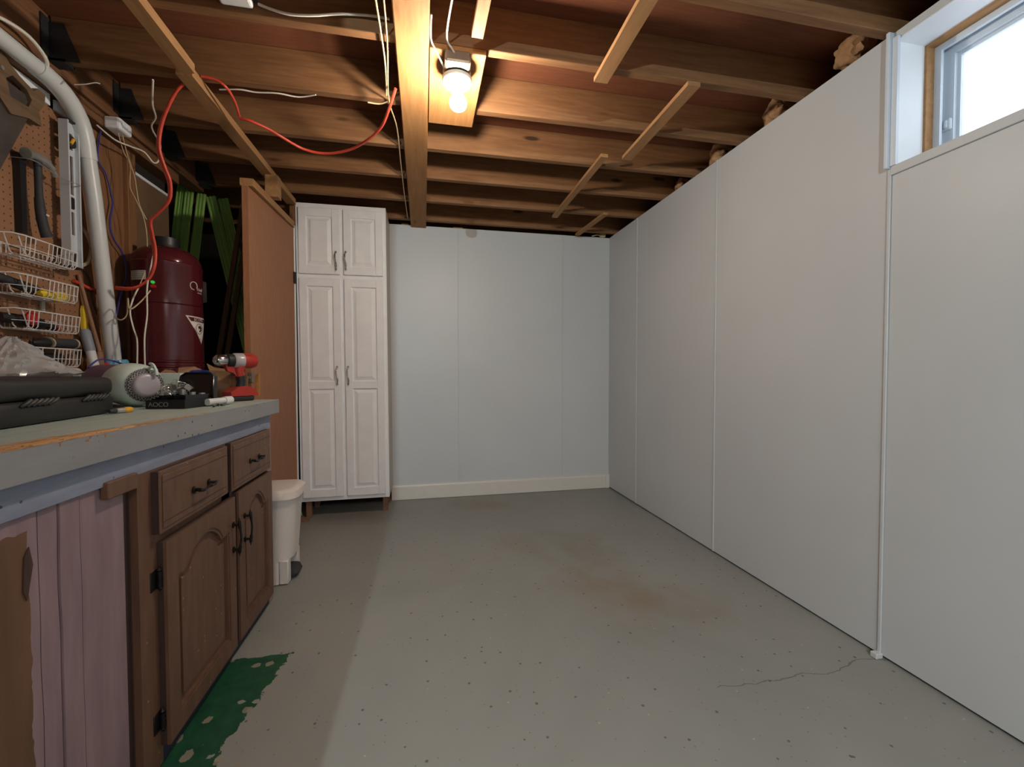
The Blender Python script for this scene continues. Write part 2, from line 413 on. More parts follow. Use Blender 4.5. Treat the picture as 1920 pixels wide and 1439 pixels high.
def smooth_path(pts, n=6):
    P = [Vector(p) for p in pts]; out = []
    for i in range(len(P)-1):
        p0, p1, p2, p3 = P[max(i-1, 0)], P[i], P[i+1], P[min(i+2, len(P)-1)]
        for k in range(n):
            t_ = k/n
            out.append(.5*((2*p1) + (-p0+p2)*t_ + (2*p0-5*p1+4*p2-p3)*t_**2 + (-p0+3*p1-3*p2+p3)*t_**3))
    out.append(P[-1]); return out
def text_mesh(name, body, size, mat, parent, loc, rot, depth=.0006, wrap=None, align='CENTER'):
    cu = bpy.data.curves.new(name, 'FONT'); cu.body = body; cu.size = size; cu.extrude = depth; cu.align_x = align; cu.align_y = 'CENTER'
    tmp = bpy.data.objects.new(name+'_tmp', cu); C.objects.link(tmp)
    dg = bpy.context.evaluated_depsgraph_get(); me = bpy.data.meshes.new_from_object(tmp.evaluated_get(dg))
    bpy.data.objects.remove(tmp)
    R = Euler(rot).to_matrix(); off = Vector(parent['_w'])
    for v in me.vertices:
        c = v.co.copy()
        v.co = (wrap(c) if wrap else R @ c + Vector(loc)) - off
    me.materials.clear(); me.materials.append(M[mat])
    o = bpy.data.objects.new(name, me); C.objects.link(o); o.parent = parent; o['_w'] = list(off)
    return o

# ================================================================ THE SETTING
struct('floor', MB().box((-2.6, -3.7, -.05), (1.95, 4.4, 0)), 'floor')
struct('ceiling', MB().box((-2.6, -3.7, 2.405), (1.95, 4.4, 2.43)), 'ply')
wb = MB().box((-.262, 3.62, .004), (1.655, 3.74, 2.243))
struct('wall_back', wb, 'panel')
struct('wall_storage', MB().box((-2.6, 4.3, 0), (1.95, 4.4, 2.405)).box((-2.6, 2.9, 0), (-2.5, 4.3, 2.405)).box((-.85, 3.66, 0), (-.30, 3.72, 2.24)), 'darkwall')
WZ0, WZ1, WY0, WY1 = 1.775, 2.217, .20, 1.245
wr = MB()
wr.box((1.635, 1.249, .012), (1.80, 3.74, 2.244)).box((1.6355, WY0, .012), (1.80, 1.2485, WZ0)).box((1.6355, WY0, WZ1), (1.80, 1.2485, 2.244))
wr.box((1.6355, -3.6, .012), (1.80, WY0, 2.244))
struct('wall_right', wr, 'panel')
struct('trim_rim', MB().box((1.80, -3.6, WZ1+.0), (1.86, 4.3, 2.405)).box((1.80, 1.33, 0), (1.86, 4.3, WZ1)).box((1.80, -3.6, 0), (1.86, .12, WZ1)).box((1.80, .12, 0), (1.86, 1.33, 1.72)), 'darkwood')
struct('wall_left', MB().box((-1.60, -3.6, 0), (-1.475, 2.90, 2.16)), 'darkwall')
struct('wall_front', MB().box((-1.475, -.50, 0), (-.311, -.40, 2.243)), 'plainwall')
struct('wall_rear', MB().box((-2.6, -3.7, 0), (1.95, -3.6, 2.405)).box((-2.6, -3.6, 0), (-2.5, 2.9, 2.405)), 'plainwall')
bbd = MB(); y0 = 3.603
bbd.prism([(-.262, y0, .003), (-.262, y0, .108), (-.262, y0+.006, .122), (-.262, 3.62, .124), (-.262, 3.62, .003)], (1.895, 0, 0))
struct('baseboard_back', bbd, 'baseboard')
# slim joint strips between wall panels
for n_, (x, ) in enumerate([(.289,), (1.200,)]):
    struct('trim_%d' % (n_+1), MB().box((x-.006, 3.614, .124), (x+.006, 3.62, 2.240), .002), 'panel')
for n_, (y, z1) in enumerate([(3.105, 2.243), (2.177, 2.243), (1.249, 1.775)]):
    b_ = MB().box((1.629, y-.006, .012), (1.635, y+.006, z1), .002)
    if y < 1.5: b_.box((1.605, y-.012, .001), (1.635, y+.012, .020), .002)
    struct('trim_%d' % (n_+3), b_, 'panel')
struct('trim_6', MB().box((1.612, 1.245, 1.770), (1.636, 1.258, 2.246), .003).box((1.624, 1.225, 1.776), (1.6355, 1.245, 2.22)), 'vinyl')
struct('trim_7', MB().box((1.628, .20, 1.745), (1.637, 1.245, 1.777), .002), 'panel')
struct('trim_8', MB().box((1.600, 3.60, .001), (1.635, 3.62, .124)), 'baseboard')

# ---- basement window: white reveal, wood buck, vinyl frame with sliding sash
w1 = MB(); X0, X1 = 1.638, 1.765
w1.box((X0, WY1-.004, WZ0), (X1, WY1+.002, WZ1)).box((X0, WY0, WZ1-.004), (X1, WY1, WZ1+.003)).box((X0, WY0, WZ0-.003), (X1, WY1, WZ0+.002)).box((X0, WY0-.002, WZ0), (X1, WY0+.004, WZ1))
win = w1.build('window_1', 'reveal', org=(0, 0, 0)); win['kind'] = 'structure'
def ring(mb, x0, x1, ya, yb, za, zb, w):
    mb.box((x0, ya, za), (x1, ya+w, zb)).box((x0, yb-w, za), (x1, yb, zb)).box((x0, ya+w, zb-w), (x1, yb-w, zb)).box((x0, ya+w, za), (x1, yb-w, za+w))
    return mb
ring(MB(), 1.765, 1.80, WY0+.0, WY1+.0, WZ0, WZ1, .012).build('wood_buck', 'strip', win)
ring(ring(MB(), 1.80, 1.812, WY0-.02, WY1+.02, WZ0-.02, WZ1+.02, .052), 1.80, 1.88, WY0-.02, WY1+.02, WZ0-.02, WZ1+.02, .036).build('window_frame', 'vinyl', win)
sash = ring(ring(MB(), 1.832, 1.856, WY0+.016, WY1-.018, WZ0+.016, WZ1-.016, .034), 1.846, 1.860, WY0+.03, WY1-.04, WZ0+.04, WZ1-.04, .022).build('window_sash', 'vinyl', win)
MB().box((1.851, WY0+.05, WZ0+.05), (1.854, WY1-.05, WZ1-.05)).build('pane', 'glass', sash)
MB().box((1.822, 1.196, 1.905), (1.834, 1.222, 1.945), .003).box((1.816, 1.203, 1.912), (1.823, 1.214, 1.938), .002).build('latch', 'vinyl', win)

# ================================================================ JOISTS, BEAM, GIRDER
first = None
JY = [.90, 1.282, 1.648, 2.022, 2.405, 2.765, 3.132, 3.52, 3.90]
names_j = {1.282: 'joist nearest the camera, cut by the top edge of the photo', 1.648: 'joist just in front of the light bulb board, carrying its near end', 2.022: 'joist just behind the light bulb, under the far end of its board',
 2.405: 'joist over the lower part of the orange cord loop', 2.765: 'fourth joist back, above the top of the door header', 3.132: 'joist above the front of the white pantry cabinet', 3.52: 'farthest joist, running right above the back wall'}
for y in JY:
    j = MB().box((-1.378 if y < 3.3 else -2.49, y-.037, 2.244), (1.798, y, 2.4045), .002).build('ceiling_joist', 'joist')
    nm = names_j.get(y)
    if nm is None:
        if y > 3.6: tag(j, 'dark ceiling joist in the shade beyond the white panelled back wall', 'joist', 'ceiling joists')
        else: tag(j, 'ceiling joist overhead just beyond the top edge of the photo', 'joist', 'ceiling joists')
    else: tag(j, 'brown wooden ceiling ' + nm, 'joist', 'ceiling joists')
    if y > 1.9 and y < 3.3:
        h = MB()
        h.box((-1.380, y-.043, 2.236), (-1.330, y-.037, 2.375)).box((-1.380, y, 2.236), (-1.330, y+.006, 2.375)).box((-1.380, y-.043, 2.232), (-1.330, y+.006, 2.244))
        h.box((-1.384, y-.075, 2.25), (-1.380, y-.037, 2.39)).box((-1.384, y, 2.25), (-1.380, y+.04, 2.39))
        h.prism([(-1.33, y-.043, 2.236), (-1.33, y-.043, 2.375), (-1.28, y-.043, 2.236)], (0, .003, 0))
        h.build('joist_hanger', 'hanger', j)
bm_ = MB().box((-.092, .2, 2.226), (.028, 3.655, 2.4045), .004).build('support_beam', 'beam')
tag(bm_, 'thick yellowish wooden beam running down the middle of the ceiling beside the light bulb', 'beam')
g = MB().box((-1.47, -.4, 2.215), (-1.386, 3.16, 2.404)).build('girder', 'girder')
tag(g, 'dark brown wooden girder along the top of the left wall, carrying the joist ends', 'beam')
g = MB().box((-1.475, -.4, 2.155), (-1.40, 2.90, 2.213), .002).build('wall_plate', 'girder')
tag(g, 'brown wooden plate under the girder above the pegboard and the pipe', 'board')

# ---- light wooden strips nailed under the joists
def strip(pa, pb, w, t, label, mat='strip', z=2.244):
    a, b = Vector(pa), Vector(pb); d = (b-a); L = d.length; d.normalize(); n = Vector((d.y, -d.x, 0))
    mb = MB(); p = [a-n*w/2, a+n*w/2, b+n*w/2, b-n*w/2]
    mb.prism([(q.x, q.y, z-.001) for q in p], (0, 0, -t))
    o = mb.build('bridging_strip', mat); tag(o, label, 'wood strip', 'wood strips nailed under the joists'); return o
strip((.700, .95, 0), (.713, 1.672, 0), .058, .018, 'pale wood strip under the joists right of the bulb, reaching the top edge')
strip((1.098, 1.612, 0), (1.112, 2.240, 0), .056, .018, 'pale wood strip under the joists, halfway along the right side, between two others')
strip((.978, 2.235, 0), (.988, 3.18, 0), .040, .018, 'thin pale wood strip under the joists, far right, second from the back corner')
strip((1.345, 3.05, 0), (1.31, 3.56, 0), .040, .015, 'short thin pale wood strip close to the back right corner of the ceiling')
strip((.205, 1.05, 0), (.193, 1.536, 0), .040, .020, 'yellow lit wood strip just above the light bulb board')
strip((-.885, 1.05, 0), (-.885, 1.910, 0), .050, .036, 'wood strip crossing under the joists at upper left, nearer piece of the long line')
strip((-.905, 1.925, 0), (-.885, 3.24, 0), .058, .036, 'long wood strip at upper left running to the white pantry, orange cord over it')

# ---- ledge bits above the right wall: torn insulation
for i, (y, z, r) in enumerate([(1.45, 2.335, .052), (1.83, 2.315, .055), (2.24, 2.30, .058), (2.62, 2.30, .04)]):
    o = MB().blob((1.70, y, z), r, .22, i*3.1, 4, (1.0, 1.2, 1.1)).blob((1.66, y-.05, z-.03), r*.6, .25, i+9, 3).build('insulation_tuft', 'insul', smooth=True)
    tag(o, ['tuft of tan insulation above the right wall, nearest the window', 'tuft of tan insulation above the right wall, second from the window', 'tuft of tan insulation above the right wall, third from the window', 'small tuft of insulation above the right wall, farthest from the window'][i], 'insulation', 'insulation tufts between joist ends')
o = MB().box((-.17, 3.63, 2.244), (-.11, 3.70, 2.262), .004).build('spacer_block', 'board'); tag(o, 'small pale block on top of the back wall, just left of the beam', 'block')
o = MB().box((.25, 3.63, 2.244), (.33, 3.70, 2.258), .004).build('spacer_block', 'board'); tag(o, 'small pale block on top of the back wall, right of the beam', 'block')
o = MB().tube(smooth_path([(1.46, 3.60, 2.244), (1.50, 3.59, 2.255), (1.545, 3.60, 2.262), (1.55, 3.60, 2.33)]), .006).box((1.535, 3.585, 2.243), (1.585, 3.615, 2.285), .004).build('cable_stub', 'beigecord'); tag(o, 'short cable end with a clamp at the back right corner above the panels', 'cable')

# ================================================================ CEILING 800.0
bo = MB().box((.030, 1.612, 2.222), (.236, 2.090, 2.2435), .002).build('mounting_board', 'board')
tag(bo, 'pale wooden board under the joists, right of the beam, holding the lamp holder', 'board')
lf = thing('bulb_fixture', (.134, 1.694, 2.222), 'white porcelain lamp holder with a bare lit bulb on the ceiling board', 'lamp')
n8 = 8
bx = MB().lathe([(.050, -.046), (.054, -.044), (.054, 0)], (.134, 1.694, 2.2215), n=8).box((.084, 1.60, 2.180), (.178, 1.694, 2.2215), .006)
bx.build('junction_box', 'boxmetal', lf)
MB().lathe([(.040, -.024), (.052, -.018), (.058, -.006), (.058, 0)], (.134, 1.694, 2.1755), n=40).lathe([(.021, -.052), (.024, -.048), (.024, -.02)], (.134, 1.694, 2.1755), n=32).build('lamp_holder', 'porcelain', lf, smooth=True)
prof = [(.001, 0), (.012, .0015), (.024, .007), (.0305, .016), (.033, .028), (.0305, .040), (.023, .051), (.015, .056), (.0135, .066)]
MB().lathe([(r, h) for r, h in prof], (.138, 1.697, 2.061), n=32).build('light_bulb', 'bulb', lf, smooth=True)
def cable(name, pts, r, mat, label, cat='cable', n=7, sm=6, grp=None):
    o = MB().tube(smooth_path(pts, sm), r, n).build(name, mat, smooth=True); return tag(o, label, cat, grp)
cable('lamp_cable', [(.11, 1.20, 2.30), (.110, 1.30, 2.26), (0.0880, 1.5450, 2.2350), (0.1090, 1.5940, 2.2150), (0.1360, 1.6150, 2.2000)], .0035, 'whitecord', 'white cable coming down from the top edge into the box of the bulb fixture')
cable('lamp_cable', [(.034, 1.50, 2.25), (0.0340, 1.5920, 2.2400), (0.0530, 1.6200, 2.2200), (0.0900, 1.6750, 2.1900)], .003, 'whitecord', 'short white cable from the beam side into the bulb fixture', )

# ================================================================ CABLES UNDER THE JOISTS, LEFT OF THE BEAM
cable('white_cable', [(-.146, 1.30, 2.236), (-0.1380, 1.5920, 2.2360), (-0.1370, 1.7510, 2.2360), (-0.1460, 1.9300, 2.2360), (-.148, 1.93, 2.236)], .0035, 'beigecord', 'beige cable beside the beam, the left one of two, coming from the top edge')
cable('white_cable', [(-.115, 1.35, 2.236), (-0.1200, 1.6380, 2.2360), (-0.1400, 1.9660, 2.2360), (-0.1190, 2.1940, 2.2380), (-0.1190, 2.5790, 2.2380), (-0.1170, 3.0400, 2.2380), (-.112, 3.45, 2.238)], .003, 'beigecord', 'thin cable hugging the left side of the beam all the way to the back wall')
wbx = thing('junction_box_white', (-.60, 1.60, 2.27), 'small white electrical box on a joist at the top edge, left of the beam', 'electrical box')
MB().box((-.645, 1.565, 2.258), (-.545, 1.612, 2.30), .008, seg=2).build('box_body', 'white_plastic', wbx)
[MB().box((xx, 1.575, 2.275), (xx+.02, 1.6, 2.29), .003).build('cable_clamp', 'black', wbx) for xx in (-.665, -.545)]
cable('white_cable', [(-0.5290, 1.6000, 2.2720), (-0.4870, 1.5980, 2.2600), (-0.4290, 1.5980, 2.2530), (-0.3540, 1.5980, 2.2620), (-0.2680, 1.5980, 2.2810), (-0.1630, 1.5980, 2.2910), (-0.1090, 1.5980, 2.2890)], .0045, 'whitecord', 'white cable sagging from the small white box across to the beam')
cable('white_cable', [(-0.8310, 2.0480, 2.2380), (-0.7470, 2.0310, 2.2380), (-0.6880, 2.0370, 2.2380), (-0.6020, 2.0260, 2.2380), (-0.5200, 2.0350, 2.2380), (-0.4450, 2.0080, 2.2400)], .003, 'whitecord', 'thin white wire stapled under the joist between the cord loops')
cable('white_cable', [(-0.2320, 2.0140, 2.2380), (-0.1820, 2.0150, 2.2380), (-0.1440, 1.9880, 2.2380)], .003, 'beigecord', 'short bit of pale wire under the joist where the orange cord meets the beam')

# orange extension cord: from the beam over the strip, down past the tank, to the pipe
oc = [(-0.1040, 1.8570, 2.2150), (-0.1370, 1.9300, 2.1700), (-0.1780, 2.0360, 2.1500), (-0.2480, 2.1400, 2.1400), (-0.3470, 2.2440, 2.1350), (-0.4670, 2.3150, 2.1400), (-0.5700, 2.3140, 2.1500), (-0.6480, 2.2500, 2.1650), (-0.6960, 2.2180, 2.1800), (-0.7600, 2.1800, 2.1900), (-0.8090, 2.1860, 2.2000)]
oc2 = [(-0.8020, 2.1680, 2.2000), (-0.7840, 2.0720, 2.2100), (-0.7850, 2.0000, 2.2200), (-0.8180, 1.9850, 2.2380), (-.87, 1.98, 2.243)]
oc3 = [(-.93, 1.965, 2.243), (-0.9270, 2.0000, 2.2380), (-0.9790, 2.0200, 2.1930), (-1.0300, 2.0500, 2.1340), (-1.0700, 2.0800, 2.0700), (-1.0900, 2.1000, 1.9900), (-1.0820, 2.1200, 1.9230), (-1.0720, 2.1400, 1.8650), (-1.0870, 2.1600, 1.7960), (-1.1370, 2.1800, 1.7490), (-1.1800, 2.2000, 1.7160), (-1.1870, 2.2200, 1.6650), (-1.1870, 2.2400, 1.6000), (-1.1910, 2.2400, 1.5280), (-1.2150, 2.2400, 1.4670), (-1.2560, 2.2300, 1.4280), (-1.2910, 2.2200, 1.4180), (-1.3320, 2.2200, 1.4210)]
mb = MB().tube(smooth_path(oc), .0062, 9).tube(smooth_path(oc2), .0052, 9)
mb.tube(smooth_path(oc3), .0060, 9).tube(smooth_path([Vector(p)+Vector((.010, -.008, .004)) for p in oc3]), .0055, 9)
mb.tube(smooth_path([(-1.4300, 2.2970, 1.4220), (-1.4300, 2.2330, 1.4170), (-1.4400, 2.1880, 1.4310), (-1.4400, 2.1540, 1.4360)]), .007, 9)
tag(mb.build('extension_cord', 'hose', smooth=True), 'orange red extension cord looping under the joists and down in front of the maroon tank', 'cord')

# ================================================================ LEFT WALL
pg = MB().box((-1.458, .2, 1.0), (-1.450, 2.190, 2.105)).build('pegboard', 'peg', org=(0, 0, 0))
tag(pg, 'brown pegboard with rows of small holes on the left wall behind the bench', 'pegboard')
o = MB().prism([(-1.45, .2, 2.105), (-1.45, 2.06, 2.105), (-1.45, 2.06, 2.150), (-1.45, .2, 2.150)], (.012, 0, 0)).build('cream_batten', 'cream')
tag(o, 'long cream batten along the top edge of the pegboard under the pipe', 'batten')
o = MB().prism([(-1.45, 2.09, 2.105), (-1.45, 2.19, 2.105), (-1.45, 2.19, 2.145), (-1.45, 2.09, 2.145)], (.010, 0, 0)).build('cream_batten', 'cream')
tag(o, 'short cream batten piece behind the pipe elbow at the pegboard corner', 'batten')
# boards beyond the pegboard
BD = [(2.192, 2.30, 'narrow brown board right beside the pegboard, behind the pipe', 'stud'), (2.302, 2.42, 'brown wall board between the pipe and the blue cord', 'stud'), (2.422, 2.50, 'brown wall board just left of the maroon tank top', 'stud')]
for a, b, lb, mt in BD:
    tag(MB().box((-1.474, a, .60), (-1.452, b, 2.150), .002).build('wall_board', mt), lb, 'board', 'boards on the left wall')
tag(MB().box((-1.474, 2.50, .60), (-1.430, 2.560, 2.155), .003).build('wall_stud', 'stud'), 'upright wooden stud left of the hardboard sheet', 'stud')
hb = MB().box((-1.474, 2.562, .60), (-1.455, 2.895, 2.085)).build('hardboard_sheet', 'osb'); tag(hb, 'dull brown hardboard sheet on the left wall behind the maroon tank', 'panel')
tag(MB().box((-1.455, 2.562, 2.070), (-1.447, 2.895, 2.085)).build('edge_strip', 'cream'), 'thin pale strip along the top edge of the hardboard sheet', 'strip')

# PVC pipe
pp = [(-1.385, .10, 2.185), (-1.385, 1.40, 2.178), (-1.385, 1.96, 2.172)]
a0 = Vector(pp[-1]); a3 = Vector((-1.385, 2.158, 2.00)); bend = []
for k in range(1, 9):
    t_ = k/8; c1 = Vector((-1.385, 2.08, 2.170)); c2 = Vector((-1.385, 2.15, 2.09))
    bend.append(a0*(1-t_)**3 + 3*c1*t_*(1-t_)**2 + 3*c2*t_**2*(1-t_) + a3*t_**3)
pipe = thing('drain_pipe', (-1.38, 2.29, .925), 'white plastic pipe running under the ceiling, bending and coming down to the bench', 'pipe')
MB().tube(pp + bend + [Vector((-1.382, 2.19, 1.80)), Vector((-1.380, 2.262, 1.25)), Vector((-1.378, 2.30, .924))], .0285, 24).build('pipe_run', 'pvc', pipe, smooth=True)
MB().tube([a0+Vector((0, -.035, .001))] + [a0] + bend + [a3+Vector((0, .008, -.05))], .0325, 24).build('elbow', 'pvc', pipe, smooth=True)
MB().lathe([(.044, 0), (.048, .01), (.046, .06), (.048, .11), (.045, .175), (.040, .185)], (-1.372, 2.30, .924), (0, -.10, 1), 24).build('wrap_roll', 'bluewrap', pipe, smooth=True)['label'] = 'blue plastic wrap around the pipe foot'
cable('flat_strap', [(-1.40, 1.72, 2.225), (-1.36, 1.80, 2.232), (-1.35, 1.87, 2.228), (-1.352, 1.93, 2.19), (-1.40, 1.945, 2.15)], .006, 'whitecord', 'white plastic strap looped over the horizontal pipe', 'strap')
o = cable('thin_wire', [(-1.3020, 1.9800, 2.1530), (-1.2670, 1.9800, 2.1590), (-1.2350, 1.9800, 2.1690), (-1.2210, 1.9850, 2.1700)], .002, 'whitecord', 'short white wire sticking out beside the pipe elbow')

# chime / transformer box with its wires
cb = thing('transformer_box', (-1.40, 2.32, 2.16), 'small beige box with thin wires high on the left wall beside the pipe elbow', 'electrical box')
MB().box((-1.40, 2.285, 2.152), (-1.335, 2.375, 2.205), .010, seg=2).build('box_body', 'cream', cb)
for i in range(4): MB().box((-1.334, 2.300+i*.018, 2.160), (-1.3325, 2.303+i*.018, 2.197)).build('vent_rib', 'cream', cb)
W_ = [
 ([(-1.3700, 2.3370, 2.1970), (-1.3700, 2.3350, 2.1530), (-1.3600, 2.3510, 2.0770), (-1.3500, 2.3770, 2.0280), (-1.3400, 2.3550, 1.9210), (-1.3300, 2.3780, 1.8680), (-1.3100, 2.3980, 1.7890), (-1.3000, 2.4000, 1.6890), (-1.2900, 2.3690, 1.5540), (-1.2850, 2.3090, 1.4540)], 'beigecord', .002, 'thin pale wire, the left one hanging from the beige box toward the tank'),
 ([(-1.3650, 2.3430, 2.1960), (-1.3550, 2.3580, 2.0930), (-1.3300, 2.3700, 1.9770), (-1.3200, 2.3660, 1.9140), (-1.3000, 2.3500, 1.8350), (-1.2800, 2.3630, 1.7740)], 'beigecord', .002, 'thin pale wire, the right one hanging from the beige box to the orange cord'),
 ([(-1.3600, 2.1860, 2.1070), (-1.3600, 2.2920, 2.1020), (-1.3400, 2.3660, 2.1110), (-1.3200, 2.4290, 2.1190), (-1.3000, 2.4660, 2.0870), (-1.2900, 2.4920, 2.1140), (-1.2700, 2.4690, 2.1700), (-1.2500, 2.4100, 2.1750), (-1.2000, 2.2670, 2.1630), (-1.1500, 2.2050, 2.1760), (-1.1000, 2.0890, 2.1700), (-1.0300, 1.9630, 2.1960)], 'whitecord', .0035, 'white cable dropping from a joist and curling back to the pipe'),
 ([(-1.2700, 2.2820, 1.4490), (-1.2700, 2.2350, 1.3810), (-1.2700, 2.2110, 1.3180), (-1.2600, 2.2120, 1.2480), (-1.2500, 2.2180, 1.1900), (-1.2500, 2.2130, 1.0750)], 'whitecord', .0032, 'white cable hanging in front of the tank, the left one of the pair'),
 ([(-1.2150, 2.2690, 1.7030), (-1.2150, 2.2980, 1.6390), (-1.2150, 2.2660, 1.5330), (-1.2050, 2.2160, 1.4270), (-1.2050, 2.2120, 1.3080), (-1.2050, 2.1890, 1.2000), (-1.2050, 2.1880, 1.0700)], 'whitecord', .0032, 'white cable hanging in front of the tank, the right one of the pair'),
 ([(-1.2200, 2.2670, 1.4240), (-1.2200, 2.2000, 1.3650), (-1.2400, 2.1590, 1.3230), (-1.2700, 2.1990, 1.3750), (-1.3000, 2.2410, 1.3100), (-1.3200, 2.2390, 1.2850), (-1.3400, 2.2390, 1.2920)], 'beigecord', .0028, 'grey cable running from the green light sideways to the pipe'),
 ([(-1.4300, 2.3880, 1.8520), (-1.4300, 2.3630, 1.7440), (-1.4300, 2.3890, 1.6780), (-1.4300, 2.4530, 1.6190), (-1.4300, 2.4650, 1.5180), (-1.4300, 2.4230, 1.4200), (-1.4300, 2.3890, 1.3000), (-1.4300, 2.4070, 1.2000), (-1.4300, 2.4340, 1.1300)], 'bluecord', .0038, 'blue cord hanging behind the white pipe, lower length'),
 ([(-1.4400, 2.3030, 2.2100), (-1.4400, 2.3410, 2.1840), (-1.4400, 2.3250, 2.1110), (-1.4400, 2.3150, 2.0150), (-1.4400, 2.3670, 1.9660), (-1.4300, 2.3880, 1.8520)], 'bluecord', .0035, 'blue cord behind the pipe elbow, upper length'),
 ([(-1.4400, 2.2030, 1.5070), (-1.4400, 2.2440, 1.4590), (-1.4400, 2.2560, 1.3790), (-1.4400, 2.2820, 1.3120)], 'browncord', .003, 'thin brown wire between the pegboard edge and the pipe'),
 ([(-1.2500, 1.9300, 1.0680), (-1.2500, 1.9580, 1.0890), (-1.2400, 1.9810, 1.1020), (-1.2200, 2.0230, 1.0950), (-1.1500, 1.9970, 1.0690)], 'bluecord', .0032, 'dark blue cable arching over the bench in front of the pipe foot'),
]
for pts, mt, r, lb in W_: cable('wire', pts, r, mt, lb)
cable('rope', [(-1.4400, 2.2030, 1.6760), (-1.4300, 2.2200, 1.6500), (-1.4300, 2.2430, 1.5990), (-1.4300, 2.2250, 1.5360), (-1.4400, 2.2030, 1.5100)], .007, 'rope', 'loop of pale rope behind the lower end of the spirit level', 'rope')

# ================================================================ PEGBOARD TOOLS
def pl(x, pts): return [(x, y, z) for y, z in pts]
# hand saw
sw = thing('hand_saw', (-1.445, 1.80, 1.65), 'old rusty hand saw with worn wooden handle hanging on the pegboard', 'saw')
MB().prism(pl(-1.425, [(1.62, 1.45), (1.76, 1.60), (1.80, 1.70), (1.955, 2.02), (1.93, 2.07), (1.70, 2.08), (1.62, 2.0)]), (.0015, 0, 0)).build('blade', plain('old_saw_steel', (82, 76, 72), .55, .4, var=.35, scale=9), sw)
hw = wood('saw_handle_wood', (96, 76, 58), (128, 104, 80), 'Y', .6, 0)
hb_ = MB()
outer = [(1.72, 1.985), (1.79, 2.02), (1.86, 1.96), (1.93, 1.985), (1.985, 1.985), (1.975, 2.035), (2.00, 2.075), (2.005, 2.115), (1.975, 2.12), (1.955, 2.098), (1.90, 2.115), (1.86, 2.135), (1.83, 2.165), (1.78, 2.17), (1.72, 2.15)]
inner = [(1.86, 2.02), (1.93, 2.025), (1.945, 2.06), (1.925, 2.085), (1.87, 2.10), (1.845, 2.075)]
# handle as a ring: outer outline minus the grip hole
bmx = hb_.bm
def ringprism(bmx, outer, inner, x0, x1):
    import mathutils
    from mathutils.geometry import tessellate_polygon
    polys = [[Vector((0, y, z)) for y, z in outer], [Vector((0, y, z)) for y, z in inner]]
    tris = tessellate_polygon(polys); flat = outer + inner
    va = [bmx.verts.new((x0, y, z)) for y, z in flat]; vb = [bmx.verts.new((x1, y, z)) for y, z in flat]
    for t3 in tris:
        try: bmx.faces.new([va[i] for i in t3]); bmx.faces.new([vb[i] for i in reversed(t3)])
        except ValueError: pass
    o_ = 0
    for loop in (outer, inner):
        n = len(loop)
        for i in range(n):
            a_, b_ = o_+i, o_+(i+1) % n
            bmx.faces.new((va[a_], va[b_], vb[b_], vb[a_]))
        o_ += n
ringprism(bmx, outer, inner, -1.434, -1.414)
hb_.build('handle', hw, sw)
for yy, zz in ((1.80, 2.06), (1.83, 2.10), (1.78, 2.13)): MB().lathe([(.007, 0), (.007, .003)], (-1.414, yy, zz), (1, 0, 0), 14).build('rivet', 'steel', sw)
# hammer with black rubber grip, hanging on a wire loop
hm = thing('claw_hammer', (-1.40, 1.965, 1.56), 'claw hammer with a dark blue grey rubber grip hanging on a wire loop', 'hammer')
hp = [(-1.400, 1.942, 1.835), (-1.400, 1.942, 1.77), (-1.400, 1.943, 1.70), (-1.398, 1.944, 1.66), (-1.396, 1.947, 1.62), (-1.393, 1.953, 1.585), (-1.390, 1.962, 1.562)]
MB().tube(hp[:3], [.0115, .011, .0118], 12).build('handle', 'rubber', hm, smooth=True)
MB().tube(hp[2:], [.0135, .0150, .0155, .0155, .019], 14).build('grip', 'rubber', hm, smooth=True)
MB().box((-1.3805, 1.944, 1.638), (-1.3795, 1.957, 1.644)).build('grip_mark', 'white_plastic', hm)
h_ = MB().tube([(-1.400, 1.892, 1.842), (-1.400, 1.905, 1.846), (-1.400, 1.925, 1.850), (-1.400, 1.950, 1.850)], [.019, .019, .014, .018], 14)
h_.tube(smooth_path([(-1.400, 1.950, 1.850), (-1.400, 1.985, 1.846), (-1.402, 2.010, 1.832), (-1.406, 2.030, 1.815)]), [.018]*6+[.013]*6+[.009]*6+[.004], 12)
h_.build('head', 'steel', hm, smooth=True)
tag(MB().prism(pl(-1.446, [(1.905, 1.56), (1.925, 1.56), (1.925, 1.80), (1.935, 1.845), (1.895, 1.845), (1.903, 1.80)]), (.02, 0, 0)).build('dark_tool', 'black'), 'dark flat bar tool hanging behind and left of the hammer', 'tool')
cable('wire_loop', [(-1.447, 1.895, 1.825), (-1.386, 1.900, 1.822), (-1.380, 1.96, 1.815), (-1.380, 2.02, 1.808), (-1.365, 2.09, 1.812), (-1.42, 2.12, 1.815)], .0018, 'steel', 'thin metal wire loop holding the hammer and the level to the pegboard', 'wire')
# spirit level
lv = thing('spirit_level', (-1.40, 2.09, 1.48), 'aluminium spirit level hanging upright at the right edge of the pegboard', 'spirit level')
al = plain('brushed_aluminium', (205, 211, 217), .35, .1, var=.05, scale=3)
Z0, Z1 = 1.482, 2.062
bx = MB().box((-1.417, 2.064, Z0), (-1.385, 2.071, Z1)).box((-1.417, 2.118, Z0), (-1.385, 2.125, Z1))
web = [(2.071, Z0), (2.118, Z0), (2.118, Z1), (2.071, Z1)]
def rr(cy, cz, hy, hz, r, n=5):
    out = []
    for qx, qz, a0_ in ((1, 1, 0), (-1, 1, 90), (-1, -1, 180), (1, -1, 270)):
        for k in range(n+1):
            a_ = math.radians(a0_+90*k/n); out.append((cy+qx*(hy-r)+r*math.cos(a_), cz+qz*(hz-r)+r*math.sin(a_)))
    return out
